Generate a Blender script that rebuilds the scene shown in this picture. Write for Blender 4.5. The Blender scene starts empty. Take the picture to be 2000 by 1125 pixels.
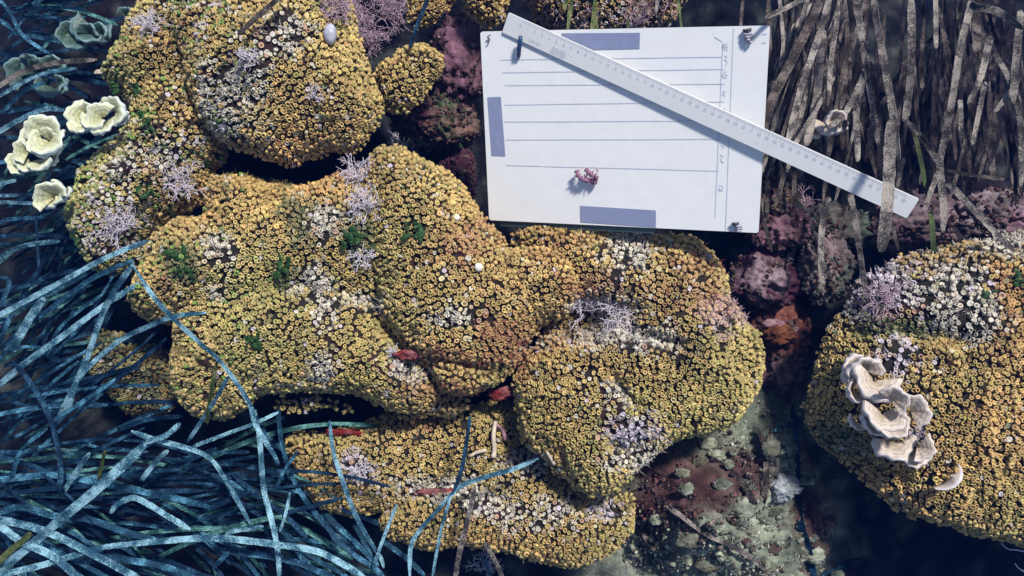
import bpy, math, random
import numpy as np
from mathutils import Vector, Matrix, noise as mnoise

random.seed(7); rng = np.random.default_rng(7)
S = bpy.context.scene
COL = S.collection

# ------------------------------------------------------------------ camera, sky, sun
TILT, DIST, F = math.radians(4), 1.06, 1732.05          # F in pixels of the 2000 x 1125 photograph
CAM = Vector((0, -DIST*math.sin(TILT), DIST*math.cos(TILT)))
cd = bpy.data.cameras.new('camera'); cam = bpy.data.objects.new('camera', cd); COL.objects.link(cam)
cam.location = CAM; cam.rotation_euler = (TILT, 0, 0)
cd.sensor_width = 36; cd.lens = 18*F/1000; cd.clip_start = .01; cd.clip_end = 200
S.camera = cam
SUN_ELEV, SUN_AZ = math.radians(57), math.radians(34)    # azimuth from +Y towards +X
w = bpy.data.worlds.new('World'); S.world = w; w.use_nodes = True
nt = w.node_tree; nt.nodes.clear()
sky = nt.nodes.new('ShaderNodeTexSky'); sky.sky_type = 'NISHITA'; sky.sun_disc = False
sky.sun_elevation = SUN_ELEV; sky.sun_rotation = SUN_AZ
bg = nt.nodes.new('ShaderNodeBackground'); bg.inputs[1].default_value = .10
wo = nt.nodes.new('ShaderNodeOutputWorld')
nt.links.new(sky.outputs[0], bg.inputs[0]); nt.links.new(bg.outputs[0], wo.inputs[0])
sd = bpy.data.lights.new('sun', 'SUN'); sd.energy = 4.6; sd.angle = math.radians(7); sd.color = (1, .97, .92)
sun = bpy.data.objects.new('sun', sd); COL.objects.link(sun)
SD = Vector((math.cos(SUN_ELEV)*math.sin(SUN_AZ), math.cos(SUN_ELEV)*math.cos(SUN_AZ), math.sin(SUN_ELEV)))
sun.rotation_euler = SD.to_track_quat('Z', 'Y').to_euler(); sun.location = SD*5
S.view_settings.view_transform = 'Standard'; S.view_settings.look = 'None'
S.view_settings.exposure = 0.35; S.view_settings.gamma = 1; S.view_settings.use_curve_mapping = False

# ------------------------------------------------------------------ helpers
RM = np.array(Matrix.Rotation(TILT, 3, 'X')); CA = np.array(CAM)
def at(px, py, z):
    d = RM @ np.array([(px-1000)/F, (562.5-py)/F, -1.0])
    return CA + d*(z-CA[2])/d[2]
def atd(px, py, dep):
    return CA + RM @ (np.array([(px-1000)/F, (562.5-py)/F, -1.0])*dep)
def to_px(P):
    q = (np.asarray(P)-CA) @ RM
    return np.stack([1000+F*q[..., 0]/-q[..., 2], 562.5-F*q[..., 1]/-q[..., 2]], -1)

def tag(o, label, cat, group=None):
    o['label'] = label; o['category'] = cat
    if group: o['group'] = group
    return o
def empty(name, loc, label, cat, group=None):
    o = bpy.data.objects.new(name, None); COL.objects.link(o); o.location = Vector(loc); o.empty_display_size = .01
    return tag(o, label, cat, group)
def mesh(name, V, quads=None, tris=None, col=None, mat=None, smooth=True, attr='tint'):
    V = np.asarray(V, np.float32)
    me = bpy.data.meshes.new(name)
    quads = np.zeros((0, 4), np.int32) if quads is None or len(quads) == 0 else np.asarray(quads, np.int32)
    tris = np.zeros((0, 3), np.int32) if tris is None or len(tris) == 0 else np.asarray(tris, np.int32)
    idx = np.concatenate([quads.ravel(), tris.ravel()]).astype(np.int32)
    nq, ntr = len(quads), len(tris)
    st = np.concatenate([np.arange(nq)*4, nq*4+np.arange(ntr)*3]).astype(np.int32)
    me.vertices.add(len(V)); me.vertices.foreach_set('co', V.ravel())
    me.loops.add(len(idx)); me.loops.foreach_set('vertex_index', idx)
    me.polygons.add(nq+ntr); me.polygons.foreach_set('loop_start', st)
    me.update(calc_edges=True)
    me.polygons.foreach_set('use_smooth', np.full(nq+ntr, smooth))
    if col is not None:
        a = me.attributes.new(attr, 'FLOAT_COLOR', 'POINT')
        c = np.ones((len(V), 4), np.float32); c[:, :3] = col; a.data.foreach_set('color', c.ravel())
    me.validate()
    if mat: me.materials.append(mat)
    return me
def obj(name, me, parent=None, kind=None):
    o = bpy.data.objects.new(name, me); COL.objects.link(o)
    if parent is not None:
        o.parent = parent; o.matrix_parent_inverse = Matrix.Translation(-parent.location)
    if kind: o['kind'] = kind
    return o

def _h(i, j, k):
    n = (i*374761393+j*668265263+k*2147483647+1013904223).astype(np.int64) & 0xffffffff
    n = ((n ^ (n >> 13))*1274126177) & 0xffffffff
    n = ((n ^ (n >> 16))*2246822519) & 0xffffffff
    return ((n ^ (n >> 15)) & 0xffffff)/float(0xffffff)
def vn(P, s=1.0, seed=0):
    P = np.asarray(P, float)*s+seed*17.31
    I = np.floor(P).astype(np.int64); f = P-I; f = f*f*(3-2*f)
    r = 0
    for a in (0, 1):
        for b in (0, 1):
            for c in (0, 1):
                wgt = (f[..., 0] if a else 1-f[..., 0])*(f[..., 1] if b else 1-f[..., 1])*(f[..., 2] if c else 1-f[..., 2])
                r = r+wgt*_h(I[..., 0]+a, I[..., 1]+b, I[..., 2]+c)
    return r*2-1
def fbm(P, s, o=4, seed=0):
    r, amp, tot = 0, 1., 0
    for i in range(o):
        r = r+amp*vn(P, s*2**i, seed+i); tot += amp; amp *= .5
    return r/tot
def catmull(P, n, closed=False):
    P = np.asarray(P, float)
    if closed: Q = np.concatenate([P[-1:], P, P[:2]])
    else: Q = np.concatenate([2*P[:1]-P[1:2], P, 2*P[-1:]-P[-2:-1]])
    out = []
    for i in range(1, len(Q)-2):
        t = np.linspace(0, 1, n, endpoint=False)[:, None]
        a, b, c, d = Q[i-1:i+3]
        out.append(.5*(2*b+(c-a)*t+(2*a-5*b+4*c-d)*t*t+(3*b-a-3*c+d)*t**3))
    r = np.concatenate(out)
    return r if closed else np.concatenate([r, P[-1:]])

# ------------------------------------------------------------------ materials
def newmat(name, rough=.6, spec=.35):
    m = bpy.data.materials.new(name); m.use_nodes = True
    b = m.node_tree.nodes['Principled BSDF']
    b.inputs['Roughness'].default_value = rough; b.inputs['Specular IOR Level'].default_value = spec
    return m, m.node_tree, b
def N(t, ty, **k):
    n = t.nodes.new(ty)
    for a, v in k.items(): setattr(n, a, v)
    return n
def noise_node(t, scale, detail=4, rough=.6, coord='Object', dist=0):
    tc = N(t, 'ShaderNodeTexCoord'); n = N(t, 'ShaderNodeTexNoise')
    n.inputs['Scale'].default_value = scale; n.inputs['Detail'].default_value = detail; n.inputs['Roughness'].default_value = rough
    n.inputs['Distortion'].default_value = dist
    t.links.new(tc.outputs[coord], n.inputs['Vector']); return n
def ramp(t, src, stops):
    r = N(t, 'ShaderNodeValToRGB'); e = r.color_ramp.elements
    while len(e) < len(stops): e.new(.5)
    for x, (p, c) in zip(e, stops):
        x.position = p; x.color = (*c, 1) if len(c) == 3 else c
    t.links.new(src, r.inputs[0]); return r
def mix(t, fac, a, b, mode='MIX'):
    m = N(t, 'ShaderNodeMix', data_type='RGBA', blend_type=mode)
    if isinstance(fac, float): m.inputs[0].default_value = fac
    else: t.links.new(fac, m.inputs[0])
    for s, i in ((a, 6), (b, 7)):
        if isinstance(s, tuple): m.inputs[i].default_value = (*s, 1)
        else: t.links.new(s, m.inputs[i])
    return m.outputs[2]
def bump(t, b, h, strength=.5, dist=.001):
    n = N(t, 'ShaderNodeBump'); n.inputs['Strength'].default_value = strength; n.inputs['Distance'].default_value = dist
    t.links.new(h, n.inputs['Height']); t.links.new(n.outputs[0], b.inputs['Normal'])

def attr_mat(name, rough, spec, nscale, lo, hi, bs=.5, bd=.001, bscale=None):
    m, t, b = newmat(name, rough, spec)
    a = N(t, 'ShaderNodeAttribute', attribute_name='tint')
    n = noise_node(t, nscale, 5, .65)
    r = ramp(t, n.outputs[0], [(.3, (lo,)*3), (.7, (hi,)*3)])
    t.links.new(mix(t, 1.0, a.outputs[0], r.outputs[0], 'MULTIPLY'), b.inputs['Base Color'])
    n2 = noise_node(t, bscale or nscale*2, 5, .7)
    bump(t, b, n2.outputs[0], bs, bd)
    return m
M_COR = attr_mat('corallite_skeleton', .55, .3, 350, .75, 1.2, .35, .0006)
M_BASE = attr_mat('coral_base', .8, .2, 120, .5, 1.4, .8, .003)
M_ROCK = attr_mat('encrusted_rock', .8, .15, 90, .45, 1.5, .9, .004)
M_FLOOR = attr_mat('sea_floor', .9, .05, 60, .5, 1.5, .9, .005, 160)

def leaf_mat(name, base, mid, pale, amount, spec=.25):
    m, t, b = newmat(name, .6, spec)
    n1 = noise_node(t, 45, 4, .6)
    n2 = noise_node(t, 800, 3, .65)
    tc = N(t, 'ShaderNodeTexCoord'); v = N(t, 'ShaderNodeTexVoronoi'); v.inputs['Scale'].default_value = 650
    t.links.new(tc.outputs['Object'], v.inputs['Vector'])
    c1 = ramp(t, n1.outputs[0], [(.35, base), (.65, mid)])
    add = N(t, 'ShaderNodeMath', operation='ADD'); t.links.new(n1.outputs[0], add.inputs[0]); t.links.new(n2.outputs[0], add.inputs[1])
    hf = N(t, 'ShaderNodeMath', operation='MULTIPLY'); hf.inputs[1].default_value = .5; t.links.new(add.outputs[0], hf.inputs[0])
    s = ramp(t, hf.outputs[0], [(amount/2-.03, (0, 0, 0)), (amount/2+.035, (1, 1, 1))])
    dots = ramp(t, v.outputs['Distance'], [(.12, (1, 1, 1)), (.28, (0, 0, 0))])
    f = N(t, 'ShaderNodeMath', operation='MAXIMUM'); t.links.new(s.outputs[0], f.inputs[0])
    dm = N(t, 'ShaderNodeMath', operation='MULTIPLY'); t.links.new(dots.outputs[0], dm.inputs[0]); dm.inputs[1].default_value = .55
    t.links.new(dm.outputs[0], f.inputs[1])
    c = mix(t, f.outputs[0], c1.outputs[0], pale)
    n3 = noise_node(t, 1700, 2, .6); r3 = ramp(t, n3.outputs[0], [(.36, (.35,)*3), (.62, (1.45,)*3)]); c = mix(t, 1.0, c, r3.outputs[0], 'MULTIPLY')
    t.links.new(c, b.inputs['Base Color'])
    bump(t, b, n2.outputs[0], .8, .0012)
    return m
M_LEAF = {  # blue, pale and teal have the water's blue cast put into the leaf colour
 'blue': leaf_mat('seagrass_bluegrey', (.003, .020, .044), (.008, .048, .092), (.10, .28, .40), 1.11, .15),
 'pale': leaf_mat('seagrass_pale', (.008, .050, .088), (.028, .11, .17), (.26, .46, .54), 1.03, .2),
 'teal': leaf_mat('seagrass_teal', (.004, .030, .030), (.014, .070, .065), (.14, .32, .30), 1.08, .15),
 'dark': leaf_mat('seagrass_shaded_blue', (.002, .010, .026), (.005, .024, .055), (.04, .11, .18), 1.13, .06),  # navy shade of the bed put into the leaf colour
 'murk': leaf_mat('seagrass_shaded_brown', (.007, .006, .010), (.018, .014, .018), (.085, .07, .07), 1.12, .04),  # deep shade of the hanging bed painted as a darker brown leaf
 'olive': leaf_mat('seagrass_olive', (.020, .04, .008), (.06, .085, .018), (.22, .22, .10), 1.14),
 'speck': leaf_mat('seagrass_speckled', (.018, .015, .016), (.055, .046, .045), (.30, .26, .225), 1.03),
 'brown': leaf_mat('seagrass_brown', (.016, .012, .012), (.042, .032, .031), (.17, .14, .12), 1.08, .1),
}
def plain(name, c, rough=.5, spec=.4, var=.12, scale=200, bs=.15):
    m, t, b = newmat(name, rough, spec)
    n = noise_node(t, scale, 4)
    r = ramp(t, n.outputs[0], [(.3, tuple(x*(1-var) for x in c)), (.7, tuple(min(1, x*(1+var)) for x in c))])
    t.links.new(r.outputs[0], b.inputs['Base Color']); bump(t, b, n.outputs[0], bs, .0005)
    return m
M_SLATE = plain('slate_white', (.73, .73, .715), .35, .4, .03, 60, .03)
M_RULER = plain('ruler_white', (.86, .85, .82), .3, .45, .02, 60, .02)
_t = M_RULER.node_tree; _tr = N(_t, 'ShaderNodeBsdfTranslucent'); _tr.inputs[0].default_value = (.75, .82, .9, 1); _mx = N(_t, 'ShaderNodeMixShader'); _mx.inputs[0].default_value = .2
_t.links.new(_t.nodes['Principled BSDF'].outputs[0], _mx.inputs[1]); _t.links.new(_tr.outputs[0], _mx.inputs[2]); _t.links.new(_mx.outputs[0], _t.nodes['Material Output'].inputs[0])
M_TAPE = plain('grey_tape', (.22, .245, .37), .5, .35, .06, 150, .1)
M_INK = plain('pencil_line', (.52, .55, .63), .7, .2, .2, 400)
M_PRINT = plain('ruler_print', (.46, .46, .52), .6, .2, .2, 400)
M_KNOT = plain('dark_cord', (.06, .06, .09), .6, .3, .6, 700, .5)
M_KNOTW = plain('frayed_cord', (.35, .33, .38), .6, .3, .7, 900, .5)
M_JANIA = plain('pale_coralline', (.66, .60, .66), .7, .2, .2, 300)
M_JANIAP = plain('pink_coralline', (.46, .33, .38), .7, .2, .25, 300)
M_GREEN = plain('green_leaf_alga', (.016, .05, .010), .55, .25, .6, 400)
M_RED = plain('red_sponge', (.15, .018, .016), .6, .3, .5, 200, .8)
M_ORANGE = plain('orange_sponge', (.17, .05, .02), .5, .4, .4, 120, .6)
M_PINK = plain('pink_crust', (.26, .14, .16), .6, .3, .4, 150, .6)
M_WHITE = plain('white_shell', (.62, .6, .52), .45, .4, .2, 200, .3)
M_WORM = plain('worm_tube', (.5, .42, .32), .7, .25, .3, 250, .5)
def fan_mat(name, a, b_, c):
    m, t, b = newmat(name, .5, .35)
    at_ = N(t, 'ShaderNodeAttribute', attribute_name='tint')
    sx = N(t, 'ShaderNodeSeparateColor'); t.links.new(at_.outputs[0], sx.inputs[0])
    mu = N(t, 'ShaderNodeMath', operation='MULTIPLY'); t.links.new(sx.outputs[0], mu.inputs[0]); mu.inputs[1].default_value = 42
    si = N(t, 'ShaderNodeMath', operation='SINE'); t.links.new(mu.outputs[0], si.inputs[0])
    band = ramp(t, si.outputs[0], [(.0, (.82,)*3), (.9, (1.05,)*3)])
    g = ramp(t, sx.outputs[0], [(.05, a), (.55, b_), (.92, c)])
    n = noise_node(t, 160, 4); nr = ramp(t, n.outputs[0], [(.3, (.75,)*3), (.7, (1.1,)*3)])
    cc = mix(t, 1.0, g.outputs[0], band.outputs[0], 'MULTIPLY'); cc = mix(t, 1.0, cc, nr.outputs[0], 'MULTIPLY')
    t.links.new(cc, b.inputs['Base Color']); bump(t, b, si.outputs[0], .25, .0004)
    b.inputs['Subsurface Weight'].default_value = .12; b.inputs['Subsurface Radius'].default_value = (.004, .003, .002)
    return m
M_FAN = fan_mat('fan_alga_cream', (.46, .37, .27), (.58, .49, .42), (.70, .66, .67))
M_FANG = fan_mat('fan_alga_golden', (.42, .40, .20), (.60, .62, .42), (.74, .82, .80))
M_FANB = fan_mat('fan_alga_bluegreen', (.03, .06, .04), (.07, .13, .11), (.28, .44, .50))

# ------------------------------------------------------------------ coral outlines (photo pixels), heights in metres
COLONIES = [
 dict(key='upper', name='coral_colony', label='mounded ochre cup coral colony carrying the big bushy pink coralline tuft',
  lobes=[dict(p=[(352,-40),(650,-40),(700,60),(735,140),(748,215),(724,278),(690,303),(640,306),(600,312),(585,332),(545,328),(500,312),(455,292),(415,268),(388,228),(372,180),(350,120),(335,60)], z=-.045, h=.08, R=.085, n=.012),
         dict(p=[(730,140),(775,98),(828,82),(862,100),(866,138),(842,172),(822,205),(780,222),(740,214)], z=-.085, h=.04, R=.04, n=.006),
         dict(p=[(800,-30),(900,-40),(880,20),(840,60),(800,60)], z=-.14, h=.03, R=.03, n=.006)]),
 dict(key='rough', name='coral_colony', label='patchy algae-grown coral colony beside the golden fan algae',
  lobes=[dict(p=[(215,120),(265,40),(300,-40),(420,-40),(440,100),(440,220),(450,300),(415,345),(400,400),(345,430),(300,470),(282,525),(205,545),(160,500),(140,450),(132,410),(150,370),(180,310),(232,268),(258,225),(225,190),(200,150)], z=-.095, h=.095, R=.085, n=.018)]),
 dict(key='centre', name='coral_colony', label='large lobed ochre cup coral colony touching the lower edge of the white slate',
  lobes=[dict(p=[(412,346),(450,338),(520,346),(595,360),(690,326),(770,335),(810,430),(790,540),(700,630),(500,640),(380,640),(300,632),(258,600),(258,555),(285,505),(298,452),(350,424),(400,412)], z=-.085, h=.088, R=.09, n=.014),
         dict(p=[(350,610),(338,670),(336,730),(352,792),(390,822),(440,822),(488,800),(515,772),(600,768),(680,770),(720,780),(775,808),(830,806),(862,780),(862,740),(815,695),(765,640),(735,570),(640,520),(520,510),(420,540)], z=-.075, h=.075, R=.085, n=.010,
              d=[((770,660),(860,735),16,.05),((400,640),(500,800),20,.012)]),
         dict(p=[(716,312),(760,283),(830,300),(882,340),(932,395),(972,445),(1010,495),(1060,550),(1078,605),(1045,660),(1015,712),(975,752),(920,775),(872,778),(848,748),(818,708),(780,670),(738,600),(715,500),(705,400)], z=-.06, h=.085, R=.085, n=.009,
              d=[((840,700),(1000,730),14,.03)]),
         dict(p=[(560,770),(640,775),(700,790),(690,822),(640,812),(590,815),(520,805),(495,790)], z=-.105, h=.03, R=.03, n=.004),
         dict(p=[(690,775),(760,790),(850,760),(930,770),(985,745),(960,790),(915,800),(880,822),(850,812),(800,826),(745,806)], z=-.095, h=.03, R=.028, n=.004)]),
 dict(key='right', name='coral_colony', label='broad rounded ochre cup coral colony with two white tufts in its central crevice',
  lobes=[dict(p=[(982,468),(1030,441),(1120,436),(1220,450),(1330,455),(1372,476),(1410,512),(1426,560),(1450,610),(1482,656),(1494,700),(1487,750),(1466,802),(1420,838),(1350,858),(1300,878),(1262,912),(1222,952),(1180,974),(1140,966),(1092,940),(1060,900),(1018,868),(1004,820),(999,770),(1012,728),(1042,670),(1078,605),(1062,552),(1012,500)], z=-.075, h=.085, R=.10, n=.010,
              d=[((1060,650),(1180,640),26,.05),((1120,600),(1230,610),30,.045),((1230,650),(1330,672),16,.03),((1200,740),(1240,790),12,.03),((1190,870),(1260,880),16,.02),((1100,880),(1125,960),12,.02),((1000,600),(1050,680),24,.03)]),
         dict(p=[(955,475),(1010,480),(1090,475),(1150,540),(1120,610),(1050,640),(985,600),(940,520)], z=-.05, h=.06, R=.06, n=.008)]),
 dict(key='lower', name='coral_colony', label='low ochre cup coral colony crossed by thin seagrass leaves beneath the two largest colonies',
  lobes=[dict(p=[(556,850),(620,838),(700,822),(780,800),(900,790),(1000,780),(1020,850),(1000,920),(930,960),(860,985),(760,1000),(650,1003),(604,968),(572,915)], z=-.145, h=.045, R=.06, n=.008, d=[((830,960),(900,930),22,.02)]),
         dict(p=[(742,1000),(800,970),(880,940),(960,900),(1040,870),(1110,930),(1180,965),(1238,945),(1240,1010),(1222,1062),(1180,1097),(1120,1114),(1040,1092),(970,1077),(900,1072),(850,1078),(790,1062),(746,1042)], z=-.14, h=.06, R=.07, n=.008,
              d=[((940,960),(1000,990),16,.02)])]),
 dict(key='edge', name='coral_colony', label='steep-sided ochre cup coral colony bearing the cream ruffled fan alga',
  lobes=[dict(p=[(1600,662),(1632,610),(1676,545),(1740,505),(1850,472),(1960,455),(2200,420),(2420,700),(2320,1040),(2120,1085),(2010,1078),(1960,1060),(1900,1046),(1830,1030),(1760,1004),(1700,960),(1650,912),(1600,872),(1574,830),(1571,780),(1588,720)], z=-.07, h=.10, R=.12, n=.012,
              d=[((1770,650),(1860,660),22,.025),((1620,640),(1700,650),14,.025),((1690,890),(1770,930),24,.02)])]),
 dict(key='top', name='coral_colony', label='small ochre cup coral knob beside the ruler corner',
  lobes=[dict(p=[(905,-50),(1005,-50),(992,30),(960,58),(925,48),(908,15)], z=-.10, h=.04, R=.035, n=.006)]),
 dict(key='behind', name='coral_colony', label='brown pinkish coral clump half hidden behind the slate',
  lobes=[dict(p=[(1030,-60),(1345,-60),(1330,25),(1290,60),(1220,80),(1120,75),(1050,40)], z=-.15, h=.06, R=.05, n=.016)]),
 dict(key='shade', name='coral_colony', label='dim greenish coral colony lying in the shade under the seagrass',
  lobes=[dict(p=[(190,640),(262,655),(330,690),(345,760),(330,815),(262,815),(205,770),(170,700)], z=-.175, h=.045, R=.05, n=.008)]),
]
# patches of dead, encrusted or stained corallites: px, py, rx, ry, kind
PATCH = [(450,185,55,75,'w'),(490,130,40,35,'w'),(560,70,50,40,'w'),(225,445,60,38,'l'),(300,300,45,40,'w'),(240,330,40,30,'w'),(620,560,45,45,'w'),(640,615,30,30,'w'),
 (425,570,22,22,'w'),(590,430,45,50,'g'),(640,440,40,40,'w'),(420,480,40,40,'w'),(890,620,50,20,'w'),(800,720,45,26,'w'),(630,710,30,30,'w'),(700,590,60,20,'w'),
 (1225,490,50,45,'w'),(1190,600,60,40,'w'),(1180,660,140,24,'w'),(1290,668,60,26,'w'),(1215,775,28,45,'w'),(1230,840,60,32,'l'),(1240,890,50,28,'w'),(1400,620,55,40,'p'),
 (1720,565,95,60,'l'),(1760,640,90,30,'g'),(1750,700,40,40,'l'),(1850,560,70,60,'w'),(1900,620,70,40,'w'),(1950,480,80,30,'w'),(1650,600,30,30,'w'),(1640,850,50,40,'g'),(1790,850,30,20,'l'),
 (860,950,80,24,'w'),(1000,1000,50,30,'w'),(700,912,30,24,'l'),(940,975,60,24,'w'),(1090,1000,40,30,'w'),(1020,900,40,30,'w'),(1180,1000,40,20,'l'),
 (880,695,90,26,'r'),(960,640,40,40,'r'),(1010,680,30,55,'r'),(1100,660,60,24,'r'),(900,480,70,35,'r'),(620,340,80,22,'r'),(500,330,70,20,'r'),(860,760,70,18,'r'),(820,830,60,16,'r'),
 (1160,560,60,25,'r'),(1350,560,60,60,'r'),(1100,830,30,60,'b'),(480,380,70,50,'b'),(1150,40,60,30,'p'),(1250,10,60,40,'p'),(560,540,30,24,'g'),(700,470,50,40,'g'),(360,510,40,40,'g')]
PC = dict(w=(.52,.48,.40), l=(.50,.44,.50), g=(.15,.15,.07), p=(.42,.27,.27), r=(.33,.17,.085), b=(.40,.27,.09))

def seg_dist(P, A, B):
    ab = B-A; t = np.clip(((P-A)@ab)/max(ab@ab, 1e-12), 0, 1)
    return np.linalg.norm(P-(A+t[:, None]*ab), axis=1)
class Lobe: pass
def make_lobe(d, seed):
    L = Lobe(); L.z, L.h, L.R = d['z'], d['h']*.84, d['R']*1.2; L.nz = d['n']; L.seed = seed
    pp = catmull(d['p'], 7, True)
    poly = np.array([at(x, y, L.z)[:2] for x, y in pp])
    q = np.c_[poly, np.zeros(len(poly))]
    poly = poly+.005*np.c_[vn(q, 35, seed), vn(q, 35, seed+5)]
    L.poly = poly; L.dents = []
    for (a, b, wd, dep) in d.get('d', []):
        L.dents.append((at(*a, L.z+.05)[:2], at(*b, L.z+.05)[:2], wd/F*1.03, dep))
    return L
def poly_d(L, P):
    P = np.asarray(P); A = L.poly; B = np.roll(A, -1, 0)
    dm = np.full(len(P), 9.); ins = np.zeros(len(P), bool); cl = np.zeros((len(P), 2))
    for a, b in zip(A, B):
        ab = b-a; t = np.clip(((P-a)@ab)/max(ab@ab, 1e-12), 0, 1); C = a+t[:, None]*ab
        dd = np.linalg.norm(P-C, axis=1); m = dd < dm; dm[m] = dd[m]; cl[m] = C[m]
        cr = ((a[1] > P[:, 1]) != (b[1] > P[:, 1]))
        if abs(b[1]-a[1]) > 1e-12: ins ^= cr & (P[:, 0] < (b[0]-a[0])*(P[:, 1]-a[1])/(b[1]-a[1])+a[0])
    return np.where(ins, dm, -dm), cl
INSET = .0075
def lobe_z(L, P, d):
    dd = np.maximum(d-INSET, 0)
    u = np.clip(dd/L.R, 0, 1); prof = np.sqrt(1-(1-u)**2)
    q = np.c_[P, np.full(len(P), L.seed*.37)]
    k = np.clip(dd/.02, 0, 1)
    z = L.z+L.h*prof+k*(L.nz*fbm(q, 16, 3, L.seed)+.45*L.nz*vn(q, 60, L.seed+9))
    for a, b, wd, dep in L.dents:
        z = z-k*dep*np.exp(-(seg_dist(P, a, b)/wd)**2)
    zb = L.z-.03*prof
    return np.maximum(z, zb+.003*np.clip(dd/.004, 0, 1)), zb
def lobe_mesh(L):
    g = .005
    lo, hi = L.poly.min(0)-g, L.poly.max(0)+g
    nx, ny = (np.ceil((hi-lo)/g)).astype(int)+1
    X, Y = np.meshgrid(lo[0]+g*np.arange(nx), lo[1]+g*np.arange(ny), indexing='ij')
    P = np.c_[X.ravel(), Y.ravel()]
    d, cl = poly_d(L, P)
    ins = (d > INSET).reshape(nx, ny)
    cell = ins[:-1, :-1] & ins[1:, :-1] & ins[1:, 1:] & ins[:-1, 1:]
    used = np.zeros((nx, ny), bool)
    for a in (0, 1):
        for b in (0, 1): used[a:nx-1+a, b:ny-1+b] |= cell
    cnt = np.zeros((nx, ny), int)
    for a in (0, 1):
        for b in (0, 1): cnt[a:nx-1+a, b:ny-1+b] += cell
    bnd = used & (cnt < 4)
    idx = -np.ones((nx, ny), int); idx[used] = np.arange(used.sum())
    P2 = P[used.ravel()].copy(); d2 = d[used.ravel()].copy(); b2 = bnd[used]; c2 = cl[used.ravel()]
    dirv = (P2-c2)/np.maximum(d2, 1e-6)[:, None]
    P2[b2] = c2[b2]+dirv[b2]*INSET; d2[b2] = INSET
    zt, zb = lobe_z(L, P2, d2)
    n = len(P2)
    V = np.r_[np.c_[P2, zt], np.c_[P2, zb-np.where(b2, .004, 0)]]
    I, J = np.nonzero(cell)
    q = np.c_[idx[I, J], idx[I+1, J], idx[I+1, J+1], idx[I, J+1]]
    quads = [q, q[:, ::-1]+n]
    e = {}
    for f in q.tolist():
        for k in range(4):
            a, b = f[k], f[(k+1) % 4]
            if (b, a) in e: del e[(b, a)]
            else: e[(a, b)] = 1
    E_ = np.array(list(e.keys()))
    side = np.c_[E_[:, 1], E_[:, 0], E_[:, 0]+n, E_[:, 1]+n]
    quads.append(side)
    return V, np.concatenate(quads), len(q), side

# corallite prototypes: five rings of eight plus a centre
NS = 8
def proto(kind):
    if kind == 0: R_, Z_ = [.78, .9, 1.0, .66, .50], [-1.2, .55, .94, 1.0, .62]; zc = .70
    else: R_, Z_ = [.85, 1.0, .98, .70, .36], [-1.2, .45, .86, .95, .78]; zc = .66
    V = []
    for r, z in zip(R_, Z_):
        for k in range(NS):
            a = 2*math.pi*k/NS; V.append((r*math.cos(a), r*math.sin(a), z))
    V.append((0, 0, zc)); V = np.array(V)
    return V+np.random.default_rng(5+kind).normal(0, .05+.04*kind, V.shape)*(V[:, 2:] > 0)
PROTO = [proto(0), proto(1)]
PQ = np.array([(r*NS+k, r*NS+(k+1) % NS, (r+1)*NS+(k+1) % NS, (r+1)*NS+k) for r in range(4) for k in range(NS)])
PT = np.array([(4*NS+k, 4*NS+(k+1) % NS, 5*NS) for k in range(NS)])
RINGW = np.concatenate([np.repeat(np.arange(5), NS), [5]])
def cor_colors(tint, kind):
    """tint (n,3) -> per-vertex colour (n,41,3): paler rim, brown polyp in the cup"""
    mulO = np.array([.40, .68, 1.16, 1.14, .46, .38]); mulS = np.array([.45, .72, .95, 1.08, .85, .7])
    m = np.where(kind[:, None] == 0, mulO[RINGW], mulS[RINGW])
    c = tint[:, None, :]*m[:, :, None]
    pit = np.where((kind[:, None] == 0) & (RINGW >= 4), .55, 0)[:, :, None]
    return np.clip(c*(1-pit)+pit*np.array([.12, .07, .028]), 0, .9)

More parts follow.
